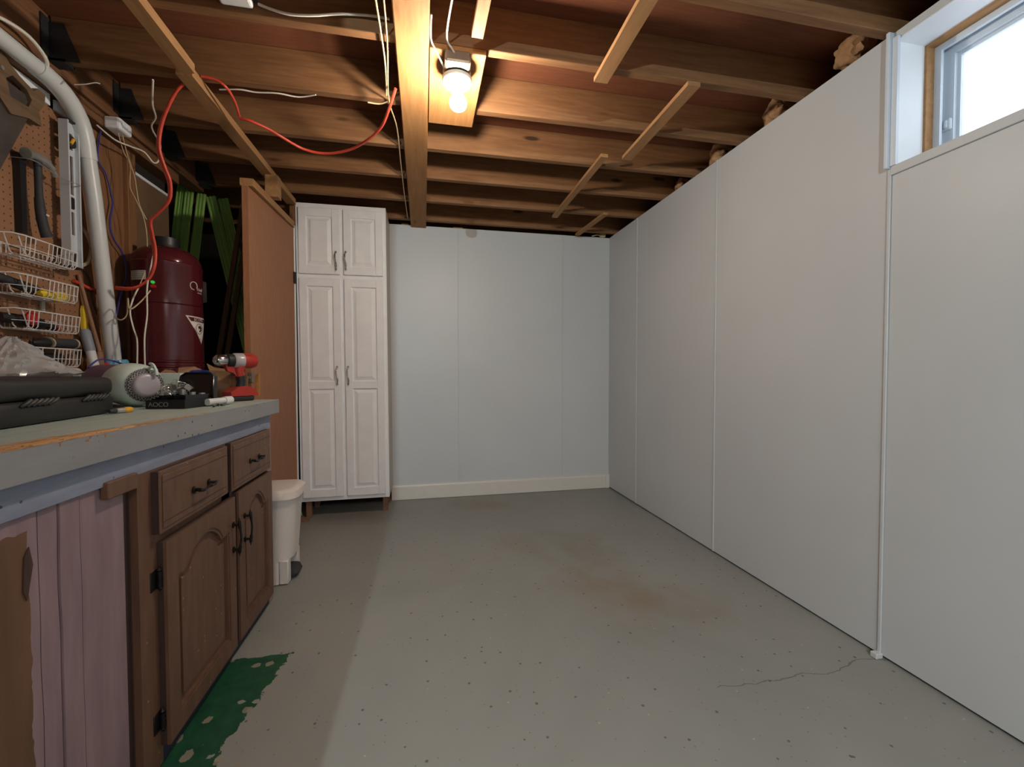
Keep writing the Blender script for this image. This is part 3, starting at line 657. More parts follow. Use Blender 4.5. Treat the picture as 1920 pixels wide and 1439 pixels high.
# web in slabs separated by the openings
cuts = [(Z0, 1.500, 0), (1.500, 1.545, 1), (1.545, 1.612, 0), (1.612, 1.705, 1), (1.705, 1.716, 0), (1.716, 1.765, 2), (1.765, 1.775, 0), (1.775, 1.93, 1), (1.93, 1.955, 0), (1.955, 2.02, 3), (2.02, Z1, 0)]
for za, zb, k in cuts:
    if k == 0: bx.box((-1.404, 2.071, za), (-1.399, 2.118, zb))
    else: bx.box((-1.404, 2.071, za), (-1.399, 2.080, zb)).box((-1.404, 2.108, za), (-1.399, 2.118, zb))
bx.build('frame', al, lv)
for za, zb in ((1.500, 1.545), (1.716, 1.765)):
    MB().box((-1.412, 2.080, za), (-1.394, 2.108, zb), .006, seg=2).build('vial_block', 'black', lv)
vb = MB().lathe([(.025, -.008), (.025, .008)], (-1.401, 2.095, 1.987), (1, 0, 0), 28).build('vial_block', 'black', lv, smooth=True)
MB().tube([(-1.392, 2.088, 1.975), (-1.392, 2.102, 1.999)], .006, 12).build('vial', 'amber', vb, smooth=True)
for za, zb in ((Z0-.006, Z0), (Z1, Z1+.006)): MB().box((-1.419, 2.062, za), (-1.383, 2.127, zb), .002).build('end_cap', 'black', lv)
# wire baskets
def basket(root_y, z, label, ya=0, yb=.235, dep=.095, h=.066, x=-1.449):
    b = thing('wire_basket', (x, root_y, z), label, 'wire basket', 'white wire baskets on the pegboard')
    X = lambda d: x+d
    r = .0018; mb = MB(); Y0, Y1 = root_y+ya, root_y+yb
    F, Bk = X(dep), X(.006)
    mb.tube([(Bk, Y0-.04, z+h-.004), (F-.02, Y0-.02, z+h+.002), (F, Y0+.005, z+h), (F, Y1, z+h), (Bk, Y1+.02, z+h-.012)], .0026, 7)
    mb.tube([(Bk, Y0-.035, z+.030), (F-.004, Y0+.01, z+.028), (F-.004, Y1, z+.028), (Bk, Y1+.012, z+.028)], .0015, 6)
    mb.tube([(Bk, Y0-.035, z+h-.02), (Bk, Y1+.015, z+h-.02)], .0022, 6)
    mb.build('rim', 'wire', b, smooth=True)
    mb = MB()
    n = 13
    for i in range(n):
        y = Y0+.01 + (Y1-Y0-.01)*i/(n-1)
        if 3 <= i <= 4: continue
        mb.tube([(F, y, z+h), (F-.006, y, z+.010), (F-.014, y, z), (Bk, y, z+.004), (Bk, y, z+h-.02)], r, 6)
    for i in range(3):
        t_ = (i+.5)/3; xx = Bk+(F-Bk)*t_
        yy = Y0-.04+.045*t_
        mb.tube([(xx, yy, z+h), (xx, yy+.02, z+.012), (xx, yy+.035, z+.001)], .0022, 6)
        yy = Y1+.02*(1-t_)
        mb.tube([(xx, yy, z+h-.006), (xx, yy-.004, z)], r, 6)
    for xx in (Bk+.012, (Bk+F)/2, F-.014): mb.tube([(xx, Y0, z), (xx, Y1, z)], r, 6)
    mb.build('wire_grid', 'wire', b, smooth=True)
    return b
basket(1.813, 1.461, 'empty white wire basket on the pegboard, topmost of the four, below the hammer')
basket(1.813, 1.326, 'white wire basket holding a black and yellow tool, second from the top')
basket(1.818, 1.205, 'white wire basket holding a red and black tool, third from the top')
basket(1.830, 1.074, 'lowest white wire basket on the pegboard, holding black and yellow pieces', ya=.0, yb=.225)
gt = thing('work_glove_tool', (-1.40, 1.93, 1.333), 'black and yellow hand tool lying in the second wire basket', 'tool')
MB().tube(smooth_path([(-1.43, 1.70, 1.385), (-1.41, 1.78, 1.375), (-1.395, 1.86, 1.358), (-1.392, 1.93, 1.345)]), [.010]*5+[.016]*6+[.018]*7+[.012], 12).build('grip', 'leather', gt, smooth=True)
MB().tube(smooth_path([(-1.405, 1.955, 1.344), (-1.395, 2.00, 1.342), (-1.395, 2.03, 1.352)]), [.012]*4+[.020]*8+[.014], 12).blob((-1.378, 1.915, 1.345), .016, .3, 2, 2, (1, 1.6, 1)).build('yellow_jaw', 'yellow', gt, smooth=True)
rt_ = thing('red_hand_tool', (-1.40, 1.93, 1.212), 'red and black hand tool with a round red knob lying in the third wire basket', 'tool')
MB().tube(smooth_path([(-1.415, 1.79, 1.240), (-1.40, 1.86, 1.238), (-1.392, 1.93, 1.228), (-1.392, 1.985, 1.222)]), [.018]*6+[.021]*6+[.013]*6+[.010], 12).build('grip', 'black', rt_, smooth=True)
MB().lathe([(.012, 0), (.024, .003), (.025, .010), (.016, .014)], (-1.383, 1.865, 1.245), (1, 0, 0), 24).build('knob', 'red', rt_, smooth=True)
MB().tube([(-1.392, 1.985, 1.222), (-1.39, 2.002, 1.220)], [.011, .008], 12).build('tip', 'red', rt_, smooth=True)
sh = thing('folding_shears', (-1.40, 1.93, 1.08), 'black tool with a yellow part lying in the lowest wire basket', 'tool')
MB().tube(smooth_path([(-1.41, 1.88, 1.098), (-1.40, 1.95, 1.108), (-1.40, 2.02, 1.104)]), [.018]*6+[.02]*6+[.012], 12).build('body', 'black', sh, smooth=True)
MB().box((-1.385, 1.862, 1.083), (-1.365, 1.92, 1.100), .005, seg=2).build('yellow_part', 'yellow', sh)
fl = thing('flashlight', (-1.37, 1.95, 1.145), 'dark cylinder torch with pale rings lying on top of the lowest wire basket', 'torch')
MB().tube([(-1.385, 1.955, 1.162), (-1.385, 2.065, 1.166)], [.0185, .0185], 20).build('barrel', 'rubber', fl, smooth=True)
MB().tube([(-1.385, 1.87, 1.158), (-1.385, 1.89, 1.159), (-1.385, 1.935, 1.161)], [.008, .016, .019], 20).tube(smooth_path([(-1.385, 1.87, 1.158), (-1.38, 1.862, 1.166), (-1.38, 1.865, 1.152)]), .003).build('head', 'black', fl, smooth=True)
for y_ in (1.947, 2.064): MB().lathe([(.0205, -.004), (.0205, .004)], (-1.385, y_, 1.1655 if y_ > 2 else 1.162), (0, 1, .03), 20).build('ring', 'rope', fl, smooth=True)
# things beside the pegboard
tag(MB().prism(pl(-1.449, [(2.0, 1.29), (2.016, 1.29), (2.016, 1.345), (2.0, 1.345)]), (.006, 0, 0)).build('price_tag', 'paper'), 'small white tag hanging below the second wire basket', 'tag')
o = thing('yellow_blade', (-1.445, 2.17, 1.22), 'yellow flat tool hanging between the pegboard edge and the grey tube', 'tool')
MB().prism(pl(-1.446, [(2.193, 1.32), (2.20, 1.34), (2.235, 1.18), (2.24, 1.165), (2.205, 1.165), (2.195, 1.19)]), (.012, 0, 0)).build('blade', 'yellow', o)
MB().box((-1.447, 2.202, 1.125), (-1.430, 2.238, 1.165), .003).build('holder', 'black', o)
o = thing('plastic_tube', (-1.40, 2.24, .925), 'white tube with a grey blue top standing between the pegboard and the pipe', 'tube')
ta, tb_ = Vector((-1.4150, 2.1670, 1.2340)), Vector((-1.3850, 2.1690, 1.0880)); tf = ta+(tb_-ta)*((ta.z-.926)/(ta.z-tb_.z)); tm = ta.lerp(tf, .30)
MB().tube([tf, tm], .0165, 18).build('tube_body', 'white_plastic', o, smooth=True)
MB().tube([tm, ta.lerp(tm, .1), ta], [.0185, .0185, .012], 18).build('tube_top', 'greytube', o, smooth=True)
o = thing('stirring_brush', (-1.40, 2.24, .925), 'red headed brush with a long thin wooden stick leaning beside the pipe', 'brush')
MB().tube([(-1.4400, 2.1810, 1.4680), (-1.4200, 2.2120, 1.2800), (-1.3800, 2.1970, 1.1400)], [.007, .0075, .008], 12).tube([(-1.3800, 2.1970, 1.1400), (-1.3780, 2.1960, 1.1120), (-1.3750, 2.1930, 1.0700)], [.011, .012, .012], 12).build('stick', 'legs', o, smooth=True)
MB().lathe([(.030, 0), (.034, .125), (.020, .155), (.010, .17)], (-1.372, 2.215, .924), (0, 0, 1), 20).build('head', 'red', o, smooth=True)
tag(MB().prism([(-1.40, 2.07, .924), (-1.40, 2.10, .924), (-1.41, 2.08, 1.125), (-1.41, 2.055, 1.125)], (.02, 0, 0)).build('wood_offcut', 'legs'), 'pale wooden offcut leaning at the right end of the lowest basket', 'wood offcut')

# ================================================================ WORKBENCH
FX = -.669
wt = thing('worktop', (-1.05, 1.2, .861), 'thick grey edged worktop with worn pale green top, chipped bare at the near corner', 'worktop')
foot = [(FX, -.38), (FX, 2.205), (-.925, 2.205), (-.925, 2.80), (-1.448, 2.80), (-1.448, -.38)]
e_ = MB().prism([(x, y, .861) for x, y in foot], (0, 0, .0595)).build('edge_board', 'edge', wt)
tp = MB(); ny = 150
top_pts = [(x+(.0005 if x > -.7 else 0), y, .9205) for x, y in foot]
tp.prism(top_pts, (0, 0, .0018)); tp.build('top_sheet', 'top', wt)
# splintered chips along the near front edge
ch = MB()
for i in range(46):
    y = .62 + .55*random.random(); x = FX - .004 - .05*random.random()*(1.25-y); L = .02+.04*random.random(); w = .001+.0035*random.random(); a_ = random.uniform(-.12, .12)
    ch.box((x-w, y-L/2, .9222), (x+w, y+L/2, .9222+.0008+.0016*random.random()), rot=(0, 0, a_))
ch.build('splinters', wood('bare_splinter', (176, 122, 72), (222, 184, 136), 'Y', .8, 0), wt)
fa = MB().box((-.712, -.38, .796), (-.694, 2.160, .860), .001).build('fascia_board', 'fascia', org=(0, 0, 0))
tag(fa, 'blue grey painted board running under the worktop edge', 'board')

# pink plank section with its small brown block
pk = thing('plank_front', (-.72, .7, 0), 'worn pink painted vertical planks with dark gaps at the left end of the bench', 'plank front')
pk['_w'] = [0, 0, 0]; pk.location = (0, 0, 0)
edges = [.16, .40, .66, .9495, .9945, 1.0475, 1.183]
edge_w = [[(e+(0 if k_ in (0, len(edges)-1) else .0035*mnoise.noise(Vector((k_*3.3, z_*7, 0)))), .002+.798*z_) for z_ in [q_/24 for q_ in range(25)]] for k_, e in enumerate(edges)]
mb = MB()
for i in range(len(edges)-1):
    a, b = edges[i]+.0012, edges[i+1]-.0012; jx = [0, .002, 0, -.0015, .001, -.001][i]; tl = [0, 0, .003, -.002, .002, 0][i]
    wa, wb_e = edge_w[i], edge_w[i+1]
    L_ = [(-.702+jx, y+.0020, z) for y, z in wa]; R_2 = [(-.702+jx, y-.0020, z) for y, z in reversed(wb_e)]
    mb.prism(L_+R_2, (-.022, 0, 0))
mb.build('planks', 'pink', pk)
MB().box((-.745, .16, 0), (-.727, 1.20, .86)).build('backing', 'cabdark', pk)
bl = MB().box((-.701, 1.104, .768), (-.684, 1.206, .806), .002).build('brown_block', 'cabbrown', pk)
MB().prism([(-.7015, .921, .64), (-.7015, .935, .70), (-.7015, .928, .735), (-.7015, .918, .72), (-.7015, .914, .66)], (.0018, 0, 0)).build('paint_chip', 'cabdark', pk)

# brown base cabinet
cab = thing('base_cabinet', (-1.05, 1.68, 0), 'worn brown base cabinet with two drawers over two arched doors under the worktop', 'cabinet')
K = .0
MB().box((-1.44, 1.215, .06), (-.712, 2.150, .859)).build('carcass', 'cabdark', cab)
MB().box((-1.44, 1.215, 0), (-.80, 2.150, .06)).box((-1.44, 2.2, 0), (-.935, 2.79, .86)).build('toe_kick', 'darkwall', cab)
f = MB()
f.box((-.712, 1.218, .0), (-.695, 1.300, .796)).box((-.712, 1.300, .785), (-.695, 2.10, .797)).box((-.712, 1.300, .585), (-.695, 2.10, .630)).box((-.712, 1.665, .05), (-.695, 1.725, .786)).box((-.712, 1.300, .05), (-.695, 2.10, .085))
f.build('face_frame', 'cabbrown', cab)
MB().box((-.712, 1.300, .001), (-.6945, 2.105, .0495)).build('kick_board', plain('dark_blue_kick', (34, 40, 56), .7), cab)
MB().box((-.728, 1.186, .0), (-.714, 1.217, .796)).build('side_gap_strip', plain('very_dark_brown', (58, 42, 38), .6), cab)
MB().box((-.716, 2.105, .0), (-.692, 2.158, .797), .002).build('corner_post', 'pinkpost', cab)
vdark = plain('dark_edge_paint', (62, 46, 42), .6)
def drawer(y0, y1, z0, z1):
    d = MB().box((-.680, y0, z0), (-.6745, y1, z1), .002)
    d.box((-.675, y0+.010, z0+.012), (-.6715, y1-.010, z1-.012), .0015)
    o = d.build('drawer', 'cabbrown', cab)
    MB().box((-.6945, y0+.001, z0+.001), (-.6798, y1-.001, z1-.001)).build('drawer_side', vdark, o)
    for zz in (z0+.030, z1-.030): MB().box((-.6720, y0+.010, zz-.0012), (-.6708, y1-.010, zz+.0012)).build('bead_line', 'cabdark', o)
    yc, zc = (y0+y1)/2 + .005, (z0+z1)/2 - .008
    h = MB()
    for s_ in (-1, 1):
        h.blob((-.668, yc+s_*.046, zc), .009, .15, 3, 2, (.5, 1, 1.3)).lathe([(.004, 0), (.0055, .012), (.004, .022)], (-.671, yc+s_*.043, zc), (1, 0, 0), 10)
    h.tube(smooth_path([(-.651, yc-.052, zc), (-.648, yc-.03, zc-.004), (-.646, yc, zc+.001), (-.648, yc+.03, zc-.004), (-.651, yc+.052, zc)]), [.005]*7+[.0035]*5+[.0065]*2+[.0035]*5+[.005]*6, 10)
    ho = h.build('handle', 'darkiron', o, smooth=True); ho['label'] = 'dark antique drawer pull'
    return o
drawer(1.272, 1.668, .626, .792); dr2 = drawer(1.700, 2.092, .622, .797)
def arch(y0, y1, z0, z1, rise, n=14):
    out = [(y0, z0), (y1, z0), (y1, z1-rise)]
    m_ = (y1-y0)*.14
    for k in range(n+1):
        t_ = k/n; yy = (y1-m_) + ((y0+m_)-(y1-m_))*t_
        out.append((yy, z1-rise+rise*math.sin(PI*t_)**.7 if 0 < t_ < 1 else z1-rise))
    out.append((y0, z1-rise)); return out
def cab_door(y0, y1, z0, z1, hy, hinge):
    m_ = .052
    d = MB()
    outer = [(y0, z0), (y1, z0), (y1, z1), (y0, z1)]
    ringprism(d.bm, outer, arch(y0+m_, y1-m_, z0+m_, z1-.045, .065), -.680, -.6715)
    ringprism(d.bm, arch(y0+m_-.001, y1-m_+.001, z0+m_-.001, z1-.044, .065), arch(y0+m_+.009, y1-m_-.009, z0+m_+.009, z1-.056, .062), -.6885, -.6745)
    o = d.build('door', 'cabbrown', cab)
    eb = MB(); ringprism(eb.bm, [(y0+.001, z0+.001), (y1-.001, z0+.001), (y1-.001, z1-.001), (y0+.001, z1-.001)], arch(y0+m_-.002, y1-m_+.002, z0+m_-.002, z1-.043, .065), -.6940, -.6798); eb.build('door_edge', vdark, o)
    p = MB().prism([(-.6925, y, z) for y, z in arch(y0+m_+.004, y1-m_-.004, z0+m_+.004, z1-.050, .063)], (.0075, 0, 0))
    p.prism([(-.6865, y, z) for y, z in arch(y0+m_+.030, y1-m_-.030, z0+m_+.03, z1-.080, .055)], (.0075, 0, 0))
    p.build('door_panel', 'cabbrown', o)
    h = MB()
    for zz in (.415, .505):
        h.blob((-.668, hy, zz), .0085, .15, 5, 2, (.5, .9, 1.4)).lathe([(.0035, 0), (.005, .01), (.0035, .022)], (-.670, hy, zz), (1, 0, 0), 10)
    h.tube(smooth_path([(-.650, hy, .392), (-.648, hy, .42), (-.644, hy, .46), (-.648, hy, .50), (-.650, hy, .528)]), [.002]*3+[.0055]*5+[.0035]*9+[.0055]*5+[.002]*3, 10)
    h.build('handle', 'darkiron', o, smooth=True)['label'] = 'dark antique door pull'
    if hinge:
        for zz in (.505, .125):
            hh = MB().box((-.695, y0-.030, zz-.026), (-.6925, y0-.002, zz+.026), .001).tube([(-.686, y0-.006, zz-.02), (-.686, y0-.006, zz+.02)], .0055, 10).lathe([(.002, 0), (.006, .004), (.001, .012)], (-.686, y0-.006, zz+.02), (0, 0, 1), 10).lathe([(.002, 0), (.006, .004), (.001, .012)], (-.686, y0-.006, zz-.02), (0, 0, -1), 10)
            for k in range(4): hh.lathe([(.0068, -.0012), (.0068, .0012)], (-.686, y0-.006, zz-.015+.010*k), (0, 0, 1), 10)
            hh.build('hinge', 'darkiron', o, smooth=True)
    return o
cab_door(1.290, 1.715, .050, .600, 1.690, True)
cab_door(1.745, 2.098, .052, .608, 1.790, False)

# ================================================================ THINGS ON THE BENCH
BZ = .9235
cs = thing('tool_case', (-.955, 1.580, BZ), 'long black plastic tool case lying on the bench at the left edge', 'tool case')
x1, y1 = -.955, 1.580
MB().box((x1-.33, y1-.66, BZ), (x1, y1, BZ+.058), .016, seg=3).build('case_bottom', 'casebody', cs, smooth=True)
MB().box((x1-.33, y1-.66, BZ+.0585), (x1, y1, BZ+.112), .018, seg=3).box((x1-.30, y1-.60, BZ+.108), (x1-.03, y1-.10, BZ+.116), .003).build('case_lid', 'casebody', cs, smooth=True)
for ya in (y1-.150, y1-.370):
    r_ = MB()
    for k in range(6):
        yy = ya+.018*k
        r_.tube([(x1+.001, yy-.008, BZ+.046), (x1+.006, yy+.002, BZ+.054), (x1+.005, yy+.016, BZ+.060), (x1-.001, yy+.022, BZ+.060)], [.003, .0055, .0050, .003], 8)
    r_.build('catch', 'casebody', cs, smooth=True)
cs.rotation_euler.z = .101
# clear plastic bag: crumpled tent shape
bg_ = MB(); na, nh = 72, 34
bc = Vector((-1.165, 1.46, BZ+.117)); pk_ = Vector((-1.2200, 1.5820, 1.1580))
rings = []
for j in range(nh):
    t_ = j/(nh-1); row = []
    for i in range(na):
        a_ = 2*PI*i/na
        rx, ry = .12, .17 + .07*max(0, math.sin(a_))
        k = (1-t_)**1.35*.93 + .07
        if t_ > .86: k = .02 + .09*(1-t_)/.14
        x = rx*math.cos(a_)*k; y = ry*math.sin(a_)*k
        c0 = bc.lerp(Vector((pk_.x, pk_.y, bc.z)), t_**1.1)
        p = Vector((c0.x+x, c0.y+y, bc.z + (pk_.z-bc.z)*t_))
        nz = mnoise.noise(Vector((math.cos(a_)*2.2, math.sin(a_)*2.2, t_*2.5))*1.6)
        n2_ = 1-abs(mnoise.noise(Vector((math.cos(a_)*5, math.sin(a_)*5, t_*3+7))*1.3))*2
        n3_ = 1-abs(mnoise.noise(Vector((p.x*42, p.y*42, p.z*30))))*2
        s_ = (.026*nz + .024*n2_ + .004*n3_)*(1 if t_ > .02 else .3)*(.35+.65*(1-t_))
        d_ = Vector((math.cos(a_), math.sin(a_), .25)); row.append(bg_.bm.verts.new(p + d_*s_ if j else Vector((p.x, p.y, bc.z))))
    rings.append(row)
for a, b in zip(rings, rings[1:]):
    for k in range(na): bg_.bm.faces.new((a[k], a[(k+1) % na], b[(k+1) % na], b[k]))
bg_.bm.faces.new(rings[-1])
o = bg_.build('plastic_bag', 'bag', smooth=True, angle=25); tag(o, 'crumpled clear plastic bag standing on the black tool case', 'plastic bag')
# dark red box behind the case
o = thing('small_box', (-1.24, 1.74, BZ), 'small dark red box with pale lettering behind the tool case', 'box')
MB().box((-1.31, 1.715, BZ), (-1.13, 1.80, 1.032), .002).build('box_body', 'redbrown', o)
text_mesh('lettering', 'TLJ', .020, 'offwhite_print', o, (-1.1770, 1.7140, 1.0320), (PI/2, 0, 0))
# purple and pale vacuum body
hd, tl_ = Vector((-.985, 1.795, 1.003)), Vector((-1.245, 1.985, 1.010)); ax = (hd-tl_).normalized()
vc = thing('vacuum_canister', (-1.08, 1.87, BZ), 'round purple and pale green vacuum body with a perforated ring lying on the bench', 'vacuum cleaner')
R_ = .0795
MB().lathe([(.050, -.012), (.066, -.004), (.072, .02), (.0735, .18)], tl_, ax, 40).build('barrel', 'purple', vc, smooth=True)
MB().lathe([(.0735, .175), (.0775, .19), (R_, .225), (.0780, .262), (.0715, .290), (.062, .306), (.056, .310)], tl_, ax, 48).build('head_shell', 'palegreen', vc, smooth=True)
MB().lathe([(.040, .306), (.058, .3085), (.060, .312), (.054, .3165), (.040, .319)], tl_, ax, 48).build('grille_ring', plain('grille_dark', (54, 54, 62), .5), vc, smooth=True)
ux = ax.orthogonal().normalized(); uy = ax.cross(ux)
gr = MB()
for rad, hgt in ((.0575, .3135), (.0515, .3176), (.0455, .3186)):
    for k in range(30):
        a_ = 2*PI*(k+.5*(rad > .05))/30; tw = .11
        p0 = tl_+ax*(hgt) + (ux*math.cos(a_)+uy*math.sin(a_))*(rad+.0035); p1 = tl_+ax*(hgt+.0007) + (ux*math.cos(a_+tw)+uy*math.sin(a_+tw))*(rad-.0035)
        gr.tube([p0, p1], .0013, 5); 
        p1 = tl_+ax*(hgt+.0007) + (ux*math.cos(a_-tw)+uy*math.sin(a_-tw))*(rad-.0035); gr.tube([p0, p1], .0013, 5)
gr.build('grille_mesh', 'steel', vc, smooth=True)
MB().lathe([(.043, .316), (.043, .326), (.038, .332), (.030, .3335), (.0, .333)], tl_, ax, 40).build('end_cap', 'lens', vc, smooth=True)
hp_ = [tl_+ax*.06+Vector((0, 0, .070)), tl_+ax*.20+Vector((0, 0, .078)), tl_+ax*.27+Vector((.0, 0, .082)), tl_+ax*.315+Vector((.01, 0, .098)), tl_+ax*.322+Vector((.012, 0, .110))]
MB().tube(smooth_path([(-1.0970, 1.8600, 1.0630), (-1.0310, 1.8400, 1.0630), (-0.9870, 1.8200, 1.0670), (-0.9750, 1.8100, 1.0770), (-0.9790, 1.8050, 1.0820)]), .0042, 10).tube(smooth_path([(-0.9790, 1.8050, 1.0820), (-0.9660, 1.8000, 1.0790), (-0.9580, 1.8000, 1.0610), (-0.9550, 1.8000, 1.0400)]), [.0045]*12+[.006]*7, 10).build('handle', 'palegreen', vc, smooth=True)
MB().box(Vector((-1.2960, 1.9300, 1.0300))-Vector((.0, .01, .02)), Vector((-1.2440, 1.9300, 1.0420))+Vector((0, .02, 0)), .004).build('rear_clip', 'palegreen', vc)
o = cable('brown_tie', [(-1.4670, 1.9000, 2.3760), (-1.4670, 1.9000, 2.3760)], .001, 'rope', 'x') if False else None
# paint brush with amber tip
pb = thing('paint_brush', (-.97, 1.66, BZ), 'small brush with a metal band and amber yellow tip beside the tool case', 'brush')
a0_, a1_ = Vector((-0.9380, 1.5460, 0.9310)), Vector((-0.9190, 1.6000, 0.9310)); dd = (a1_-a0_)
MB().tube([a0_-dd*.25, a0_+dd*.1], [.006, .0075], 12).build('handle', 'rubber', pb, smooth=True)
MB().tube([a0_+dd*.1, a0_+dd*.52], [.0078, .0085], 14).build('ferrule', 'steel', pb, smooth=True)
MB().tube([a0_+dd*.52, a0_+dd*.7, a0_+dd*.92, a0_+dd*1.0], [.009, .0105, .009, .004], 12).build('tip', 'amber', pb, smooth=True)
# open black case of small tools
q0, q1 = Vector((-.944, 1.712, BZ)), Vector((-.816, 1.696, BZ))
oc_ = thing('open_tool_set', tuple((q0+q1)/2), 'open black tool set case with raised lid beside the vacuum body', 'tool set')
dx = (q1-q0).normalized(); dn = Vector((-dx.y, dx.x, 0)); Lq = (q1-q0).length; wd = .15
def quadbox(mb, o_, ax_, ay_, az_): 
    p = [o_, o_+ax_, o_+ax_+ay_, o_+ay_]; mb.prism(p, az_); return mb
UZ = Vector((0, 0, 1))
b1 = MB(); quadbox(b1, q0, dx*Lq, dn*wd, UZ*.030); b1.build('case_tray', 'black', oc_)
b1 = MB()
for k in range(9): quadbox(b1, q0+dx*(.010+k*Lq/10)+dn*.012+UZ*.0295, dx*(Lq/13), dn*.14, UZ*(.004+.006*((k*7) % 3)))
b1.build('tray_ribs', 'blackgloss', oc_)
b1 = MB()
for k, hh in enumerate((.03, .018, .014)):
    b1.lathe([(.0095, 0), (.010, hh)], q0+dx*(Lq*.55+k*.021)+dn*(.08+.02*k)+UZ*.036, (0, 0, 1), 16)
b1.build('socket', 'steel', oc_, smooth=True)
tx0 = q0+dx*.042-dn*.0008+UZ*.014
text_mesh('lettering', 'AOCO', .022, 'steel', oc_, tuple(tx0), (PI/2, 0, math.atan2(dx.y, dx.x)))
hinge_ = q0+dn*(wd+.022)+UZ*.010; lidv = (dn*.30+UZ*.95).normalized()*.120
b1 = MB(); ld = dx*.04
pts = [hinge_+dx*(Lq*-.06), hinge_+dx*(Lq*1.06), hinge_+dx*(Lq*.94)+lidv*.88, hinge_+dx*(Lq*.84)+lidv, hinge_+dx*(Lq*.10)+lidv, hinge_+dx*(Lq*-.02)+lidv*.9]
b1.prism(pts, -dn*.020); b1.build('case_lid', 'blackgloss', oc_)
b1 = MB(); n_ = len(pts); cen = sum(pts, Vector())/n_
b1.tube([p-dn*.021 for p in [cen+(p-cen)*.97 for p in pts]]+[pts[0]*.97+cen*.03-dn*.021], .004, 8).build('lid_rim', 'blackgloss', oc_, smooth=True)
# tangle of keys and wire on the tray
tg = MB()
base = q0+dx*.035+dn*.075+UZ*.052
for k in range(26):
    c_ = base+Vector((random.uniform(-.03, .06), random.uniform(-.02, .03), random.uniform(-.012, .035))); a_ = random.uniform(0, PI); b_ = random.uniform(-.8, .8); r_ = random.uniform(.010, .024)
    ex = Vector((math.cos(a_), math.sin(a_), 0)); ey = Vector((-math.sin(a_)*math.sin(b_), math.cos(a_)*math.sin(b_), math.cos(b_)))
    tg.tube([c_+ex*r_*math.cos(2*PI*i/16)+ey*r_*.7*math.sin(2*PI*i/16) for i in range(17)], .0011, 5)
for k in range(12):
    c_ = base+Vector((random.uniform(-.02, .06), random.uniform(-.02, .03), random.uniform(-.010, .03))); tg.box(c_-Vector((.008, .001, .012)), c_+Vector((.008, .001, .012)), .0008, rot=(random.uniform(-1, 1), random.uniform(-1, 1), random.uniform(-1, 1)))
o = tg.build('wire_tangle', 'steel', smooth=True); tag(o, 'tangle of shiny picture wire and small keys on the open tool set', 'wire tangle', kind='stuff')
# white tube and coiled cable end
tb0, tb1 = Vector((-.793, 1.800, .938)), Vector((-.755, 1.905, .940))
MBt = MB().tube([tb0, tb0.lerp(tb1, .72)], .0125, 20).tube([tb0.lerp(tb1, .70), tb1], .0155, 20)
tag(MBt.build('white_tube', 'white_plastic', smooth=True), 'short white plastic tube with a wider end lying in front of the drill', 'tube')
cable('black_cable', [(-0.7420, 1.7380, 0.9280), (-0.7460, 1.7390, 0.9280), (-0.7850, 1.8820, 0.9280), (-0.8320, 2.0330, 0.9310), (-0.7600, 1.8760, 0.9280), (-0.7430, 1.7890, 0.9280), (-0.8190, 1.9450, 0.9300), (-0.8570, 2.0750, 0.9310)], .003, 'blackgloss', 'small black cable loop on the bench in front of the white tube')
# white box and blue cap behind
wb_ = thing('white_carton', (-1.02, 2.05, BZ), 'small white carton behind the tool set with a greenish mark', 'carton')
p0 = Vector((-1.0720, 2.0300, 1.0030)); p1 = Vector((-0.9910, 2.0300, 1.0470))
MB().box((p0.x, 2.03, BZ), (p1.x, 2.10, p1.z), .002).build('box_body', 'palegreen', wb_)
p0 = Vector((-0.9990, 2.0300, 1.0400)); p1 = Vector((-0.9460, 2.0300, 1.0470)); cx_ = (p0.x+p1.x)/2
o = MB().lathe([(.040, 0), (.042, .08), (.041, p1.z-BZ+.002), (.030, p1.z-BZ+.012), (0.001, p1.z-BZ+.014)], (cx_+.01, 2.125, BZ), n=32).build('blue_tub', 'blue', smooth=True); tag(o, 'round blue lid showing behind the raised black lid', 'tub')
# cardboard box with torn open flaps
cd = thing('cardboard_box', (-1.02, 2.25, BZ), 'torn open cardboard box between the maroon tank and the drill', 'cardboard box')
def P3(px): return Vector(px)
a = Vector((-1.0890, 2.1600, 1.0110)); 
def sheet(mb, pts, t_=.003):
    P = [Vector(p) for p in pts]; n = (P[1]-P[0]).cross(P[2]-P[0]).normalized()*t_; mb.prism(P, n); return mb
cb_ = MB()
fy = 2.165
sheet(cb_, [(-1.16, fy, BZ), (-.86, fy, BZ), (-.862, fy, (-0.8630, 2.1650, 0.9930)[2]), (-0.9440, 2.1650, 1.0180), ((-0.9590, 2.1650, 1.0270)), (-1.0430, 2.1650, 1.0230), (-1.16, fy, 1.01)])
cb_.box((-1.16, fy, BZ), (-1.157, 2.40, 1.03)).box((-1.16, 2.397, BZ), (-.93, 2.40, 1.04))
sheet(cb_, [(-.862, 2.168, BZ), (-.935, 2.395, BZ), (-.935, 2.395, 1.03), (-.862, 2.168, 1.02)])
cb_.build('box_body', 'cardboard', cd)
f1 = MB(); sheet(f1, [(-0.9750, 2.2000, 0.9610), (-0.8040, 2.2000, 0.9350), (-0.7960, 2.2000, 1.0310), (-0.8300, 2.2100, 1.0510), (-0.8830, 2.2200, 1.0630), (-0.9490, 2.2300, 1.0730), (-0.9840, 2.2400, 1.0910), (-0.9650, 2.2200, 1.0590)])
f1.build('flap', 'cardboard', cd)
f1 = MB(); sheet(f1, [(-1.0700, 2.1700, 1.0420), (-0.9610, 2.1700, 1.0420), (-1.0160, 2.2600, 1.0610), (-1.0490, 2.2700, 1.0740), (-1.1150, 2.2700, 1.0690)]); f1.build('flap', 'cardboard', cd)
